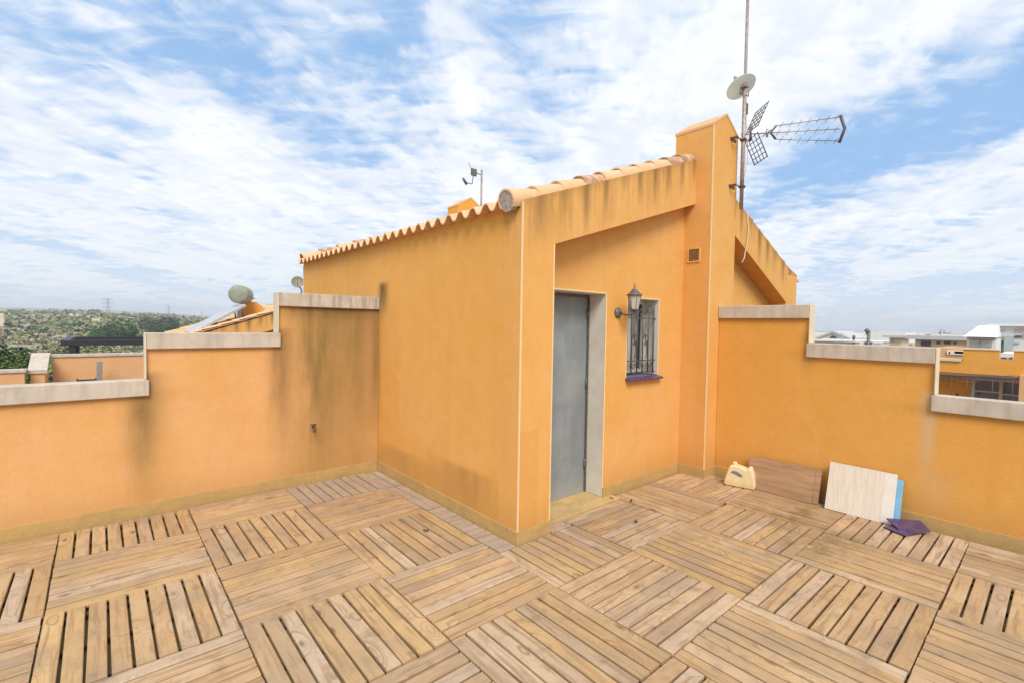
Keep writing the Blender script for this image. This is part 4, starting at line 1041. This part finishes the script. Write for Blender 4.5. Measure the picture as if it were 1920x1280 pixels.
t=NT('scrub_leaf'); a=t.n('ShaderNodeAttribute',attribute_name='tint').outputs[0]; nrm_=t.n('ShaderNodeNewGeometry').outputs['Normal']; nv=t.n('ShaderNodeVectorMath',{0:t.scale(nrm_,(.45,.45,.45)),1:(-.1,-.25,.8)},operation='ADD').outputs[0]; nv=t.n('ShaderNodeVectorMath',{0:nv},operation='NORMALIZE').outputs[0]; b=t.n('ShaderNodeBsdfPrincipled',{'Base Color':a,'Roughness':.9,'Specular IOR Level':.1,'Normal':nv}); t.n('ShaderNodeOutputMaterial',{0:b.outputs[0]}); M['scrub']=t.o
tag(veg.build('scrubland_bushes',M['scrub'],recalc=False),'olive and grey scrub covering the valley and hills behind the left parapet','scrub',kind='stuff')
# trees that stand out
bark=plain('bark',(.11,.08,.055),.9,.3,4)
def tree(px,pyt,d,r_,h,tint,label,seed,n=700,name='pine_tree'):
    # d: forward distance; foot stands on the ground
    q=at(px,pyt,1,CAM.y+d); gz=hills_h(q.x,q.y); h=max(2.5,(q.z-gz)*1.0)
    e=empty(name,(q.x,q.y,gz),label,'tree')
    m=MB(); m.tube([(q.x,q.y,gz-.2),(q.x+.1*r_,q.y,gz+h*.35),(q.x,q.y,gz+h*.6)],[.07*r_,.05*r_,.02*r_],8)
    for a_ in range(4):
        m.tube([(q.x+.05*r_,q.y,gz+h*.3),(q.x+.5*r_*math.cos(a_*1.6),q.y+.5*r_*math.sin(a_*1.6),gz+h*.6)],[.035*r_,.012*r_],6)
    m.build('trunk',bark,e)
    c_=MB(); bush(c_,Vector((q.x,q.y,gz+h*.12)),r_,h*.95,n*4,tint,seed,.33); c_.build('crown',M['scrub'],e,recalc=False)
GR=(.045,.085,.03); OL=(.085,.12,.04)
tree(8,640,62,3.4,5.2,(.045,.075,.032),'dark green bushy tree at the left photo edge behind the terrace wall',1,1100)
tree(48,668,58,1.8,3.4,(.10,.135,.04),'yellow green tree just left of the sloping wall coping',2,800)
tree(222,606,330,10,9,GR,'dark green pine clump standing alone in the middle of the valley',3,700)
tree(200,613,322,8,7,(.05,.10,.03),'lower dark green pine touching the left side of the valley clump',4,500)
tree(298,600,400,12,9,(.06,.085,.045),'dull green tree left of the solar panel in the valley',5,500)
tree(119,646,90,1.8,3.6,OL,'light green round shrub left of the black pergola end',6,500)
tree(330,606,360,8,6,(.055,.09,.035),'small green tree close beside the foot of the solar panel',7,400)

# pylons
def pylon(px,pyt,pyb,d,label):
    tp=at(px,pyt,1,CAM.y+d); gz=hills_h(tp.x,tp.y); H=tp.z-gz; w0=H*.13; w1=H*.035
    m=MB(); rt=.22*H/45
    L=[(-1,-1),(1,-1),(1,1),(-1,1)]
    for s_ in L: m.tube([(tp.x+s_[0]*w0,tp.y+s_[1]*w0,gz),(tp.x+s_[0]*w1,tp.y+s_[1]*w1,gz+H*.55),(tp.x+s_[0]*w1*.7,tp.y+s_[1]*w1*.7,gz+H)],rt*1.5,5)
    for j in range(12):
        f0_=j/12; f1_=(j+1)/12
        def W(f): return w0+(w1-w0)*min(1,f/.55)
        for k_ in range(4):
            a=L[k_]; b2=L[(k_+1)%4]
            m.tube([(tp.x+a[0]*W(f0_),tp.y+a[1]*W(f0_),gz+H*f0_),(tp.x+b2[0]*W(f1_),tp.y+b2[1]*W(f1_),gz+H*f1_)],rt*.7,4)
    for f_,w_ in ((.98,.17),(.80,.20),(.62,.17)):
        m.tube([(tp.x-H*w_,tp.y,gz+H*f_),(tp.x+H*w_,tp.y,gz+H*f_)],rt*1.3,5)
        for s_ in (-1,1): m.tube([(tp.x+s_*H*w_,tp.y,gz+H*f_),(tp.x+s_*w1,tp.y,gz+H*(f_+.05))],rt*.8,4); m.tube([(tp.x+s_*H*w_*.95,tp.y,gz+H*f_),(tp.x+s_*H*w_*.95,tp.y,gz+H*(f_-.04))],rt,4)
    return tag(m.build('power_pylon',plain('pylon_steel',(.22,.24,.26),.7,.1,1)),label,'pylon','power pylons beyond the valley')
pylon(202,561,590,900,'tallest lattice power pylon, leftmost of the three beyond the valley')
pylon(316,574,600,1250,'middle lattice power pylon, above the valley trees')
pylon(378,584,604,1900,'faint smallest power pylon just left of the solar panel')
# far white buildings
def farb(px0,px1,pyt,pyb,d,label,mat='white_wall'):
    l=at(px0,pyt,1,CAM.y+d); r_=at(px1,pyt,1,CAM.y+d); b2=at(px0,pyb,1,CAM.y+d)
    zb=min(b2.z,hills_h(l.x,l.y))-2
    e=empty('distant_building',((l.x+r_.x)/2,l.y,zb),label,'building')
    m=MB(); m.box(l.x,r_.x,l.y,l.y+ (r_.x-l.x)*.6+6,zb,l.z); m.build('wall',M[mat],e)
    m=MB(); hh=(l.z-b2.z); nwin=max(2,int((px1-px0)/4)); ww=(r_.x-l.x)/nwin
    for i in range(nwin): m.box(l.x+ww*(i+.3),l.x+ww*(i+.7),l.y-.1,l.y+.05,l.z-hh*.6,l.z-hh*.3)
    m.build('windows',M['grey_roof'],e)
farb(-6,7,588,600,560,'pale building cut by the left photo edge among the scrub','cream_wall')
farb(130,136,588,592,800,'small white building, left one of a pair in the scrub')
farb(142,147,589,594,800,'small cream building, right one of a pair in the scrub')
farb(172,188,597,600.5,640,'pale yellow farm sheds below the tallest pylon','cream_wall')
rb=random.Random(8)
px=2
nms=0
lab=['lowest','widest','palest','tallest']
far=MB()
while px<100:
    w_=rb.uniform(4,11); h_=rb.uniform(3,6)
    l=at(px,581-rb.uniform(-1,2),1,CAM.y+2900); r_=at(px+w_,579,1,CAM.y+2900)
    far.box(l.x,r_.x,l.y,l.y+40,l.z-45,l.z); px+=w_+rb.uniform(0,2)
tag(far.build('hilltop_town',M['white_wall']),'pale strip of a distant town along the left hilltop','town',kind='stuff')
far=MB()
for x_ in (170,260,420,700):
    yy=-.12*x_
    while yy<.5*x_:
        w_=rb.uniform(7,20)
        if rb.random()<.6:
            h_=1.65-rb.uniform(.0,.9)-x_*.001*rb.uniform(.5,2.5); far.box(x_,x_+14,yy,yy+w_,-8,h_)
        yy+=w_+rb.uniform(1,12)
tag(far.build('distant_town',M['white_wall']),'low jumble of far pale roofs under the horizon on the right','town',kind='stuff')
# ------------------------------------------------------------------ air
hb=MB(); hb.box(-5100,5100,-5100,5100,-60,95)
hm=bpy.data.materials.new('haze'); hm.use_nodes=True; nt=hm.node_tree; nt.nodes.clear()
pv=nt.nodes.new('ShaderNodeVolumePrincipled'); pv.inputs['Color'].default_value=(.86,.92,1,1); pv.inputs['Density'].default_value=.00028; pv.inputs['Anisotropy'].default_value=.0
no=nt.nodes.new('ShaderNodeOutputMaterial'); nt.links.new(pv.outputs[0],no.inputs['Volume'])
tag(hb.build('haze',hm),kind='stuff')
# ------------------------------------------------------------------ light
SUN_EL=46; SUN_AZ=213     # compass-like from +Y clockwise; sun behind the viewer
w=NT('World',world=True); scn.world=w.o
g=w.n('ShaderNodeTexCoord').outputs['Generated']
sx=w.n('ShaderNodeSeparateXYZ',{0:g}).outputs
sky=w.n('ShaderNodeTexSky',sky_type='NISHITA',sun_disc=False,sun_elevation=R(SUN_EL),sun_rotation=R(SUN_AZ),altitude=50,air_density=1.0,dust_density=.6,ozone_density=2.0).outputs[0]
zc=w.m('MAXIMUM',sx[2],0.0)
den=w.m('ADD',zc,.13)
ux=w.m('DIVIDE',sx[0],den); uy=w.m('DIVIDE',sx[1],den)
# rotate to (forward, right)
fa=f0; ra=ri
def dot2(vx,vy): return w.m('ADD',w.m('MULTIPLY',ux,vx),w.m('MULTIPLY',uy,vy))
U=dot2(fa.x,fa.y); V=dot2(ra.x,ra.y)      # U forward, V right in the cloud plane
cv=w.n('ShaderNodeCombineXYZ',{0:w.m('MULTIPLY',U,.60),1:V,2:0.0}).outputs[0]
cv2=w.n('ShaderNodeCombineXYZ',{0:w.m('ADD',w.m('MULTIPLY',U,1.0),w.m('MULTIPLY',V,.6)),1:w.m('SUBTRACT',w.m('MULTIPLY',V,2.6),w.m('MULTIPLY',U,.9)),2:3.0}).outputs[0]
big=w.noise(cv,1.05,5,.55,.35)
mid=w.noise(cv2,1.5,7,.62,.5)
rip=w.noise(w.n('ShaderNodeCombineXYZ',{0:w.m('MULTIPLY',U,7.0),1:w.m('MULTIPLY',V,3.0),2:9.0}).outputs[0],1.3,5,.6,.8)
cov=w.m('ADD',w.m('MULTIPLY',big,.72),w.m('MULTIPLY',mid,.45))
cell=w.n('ShaderNodeTexVoronoi',{'Vector':w.n('ShaderNodeCombineXYZ',{0:w.m('ADD',w.m('MULTIPLY',U,9.0),w.m('MULTIPLY',mid,3.0)),1:w.m('ADD',w.m('MULTIPLY',V,6.0),w.m('MULTIPLY',big,4.0)),2:0.0}).outputs[0],'Scale':1.6,'Smoothness':.6},feature='SMOOTH_F1').outputs['Distance']
cov=w.m('ADD',cov,w.m('MULTIPLY',rip,.50))
cov=w.m('SUBTRACT',cov,w.m('MULTIPLY',cell,.16))
CLEAR=[]   # (px,py,radius,amount) measured in the photograph's sky, stored as places in the cloud layer
def cloudpos(px,py):
    d=(fw+RR*((px-960)/F)-UU*((py-640)/F)).normalized(); dn_=max(d.z,0)+.13
    X,Y=d.x/dn_,d.y/dn_; return X*fa.x+Y*fa.y, X*ra.x+Y*ra.y
for (px,py,ra_u,ra_v,k) in ((60,100,.22,.25,-.20),(420,40,.20,.25,-.17),(600,250,.35,.22,-.13),(870,60,.15,.2,-.12),(1820,210,.5,.16,-.22),(1500,350,.6,.18,-.20),(60,330,.4,.2,-.08),(800,320,.4,.12,-.10),(1300,100,.3,.3,.14),(250,230,.4,.35,.16),(1600,110,.25,.3,.14),(380,430,.8,.5,.10),(1150,200,.4,.2,.08),(1050,150,.15,.12,-.10),(1650,380,.6,.15,.12)):
    cu,cvv=cloudpos(px,py)
    a_=w.m('DIVIDE',w.m('SUBTRACT',U,cu),ra_u*1.6); b2=w.m('DIVIDE',w.m('SUBTRACT',V,cvv),ra_v*1.6)
    k*=.60
    e=w.m('POWER',2.718,w.m('MULTIPLY',w.m('ADD',w.m('MULTIPLY',a_,a_),w.m('MULTIPLY',b2,b2)),-1))
    cov=w.m('ADD',cov,w.m('MULTIPLY',e,k))
cl=w.m('ADD',w.m('MULTIPLY',w.ss(cov,.52,.84),.88),.12)
hz=w.ss(sx[2],.30,.0)         # pale veil towards the horizon
cl=w.m('MAXIMUM',cl,w.m('MULTIPLY',hz,.70))
shade=w.ss(w.m('ADD',w.m('MULTIPLY',w.noise(cv2,2.3,6,.6,.3),.6),w.m('MULTIPLY',rip,.45)),.40,.66)
ccol=w.mix(shade,(8.4,8.6,8.8),(6.9,7.3,8.1))
ccol=w.mix(w.ss(sx[2],.22,.02),ccol,(7.4,7.9,8.4))
skyc=w.mix(1.0,sky,(1.0,1.0,1.0),'MULTIPLY')
skyb=w.mix(.80,skyc,(2.0,4.25,7.6))
cc_=w.mix(cl,skyb,ccol)
bg=w.n('ShaderNodeBackground',{'Color':cc_,'Strength':.10})
w.n('ShaderNodeOutputWorld',{0:bg.outputs[0]})
sl=bpy.data.lights.new('sun','SUN'); sl.energy=2.6; sl.angle=R(28); sl.color=(1,.94,.85)
so=bpy.data.objects.new('sun',sl); col.objects.link(so)
sd=Vector((math.sin(R(SUN_AZ))*math.cos(R(SUN_EL)),math.cos(R(SUN_AZ))*math.cos(R(SUN_EL)),math.sin(R(SUN_EL))))
so.rotation_euler=(-sd).to_track_quat('-Z','Y').to_euler(); so.location=(0,-10,20)

# ------------------------------------------------------------------ camera
cd=bpy.data.cameras.new('camera'); cd.sensor_width=36; cd.lens=F/1920*36; cd.clip_end=20000; cd.clip_start=.05
co=bpy.data.objects.new('camera',cd); col.objects.link(co); co.location=CAM
mt=Matrix((RR,UU,-fw)).transposed(); co.rotation_euler=mt.to_euler()
scn.camera=co
vs=scn.view_settings; vs.view_transform='Standard'; vs.look='None'; vs.gamma=1; vs.exposure=.33
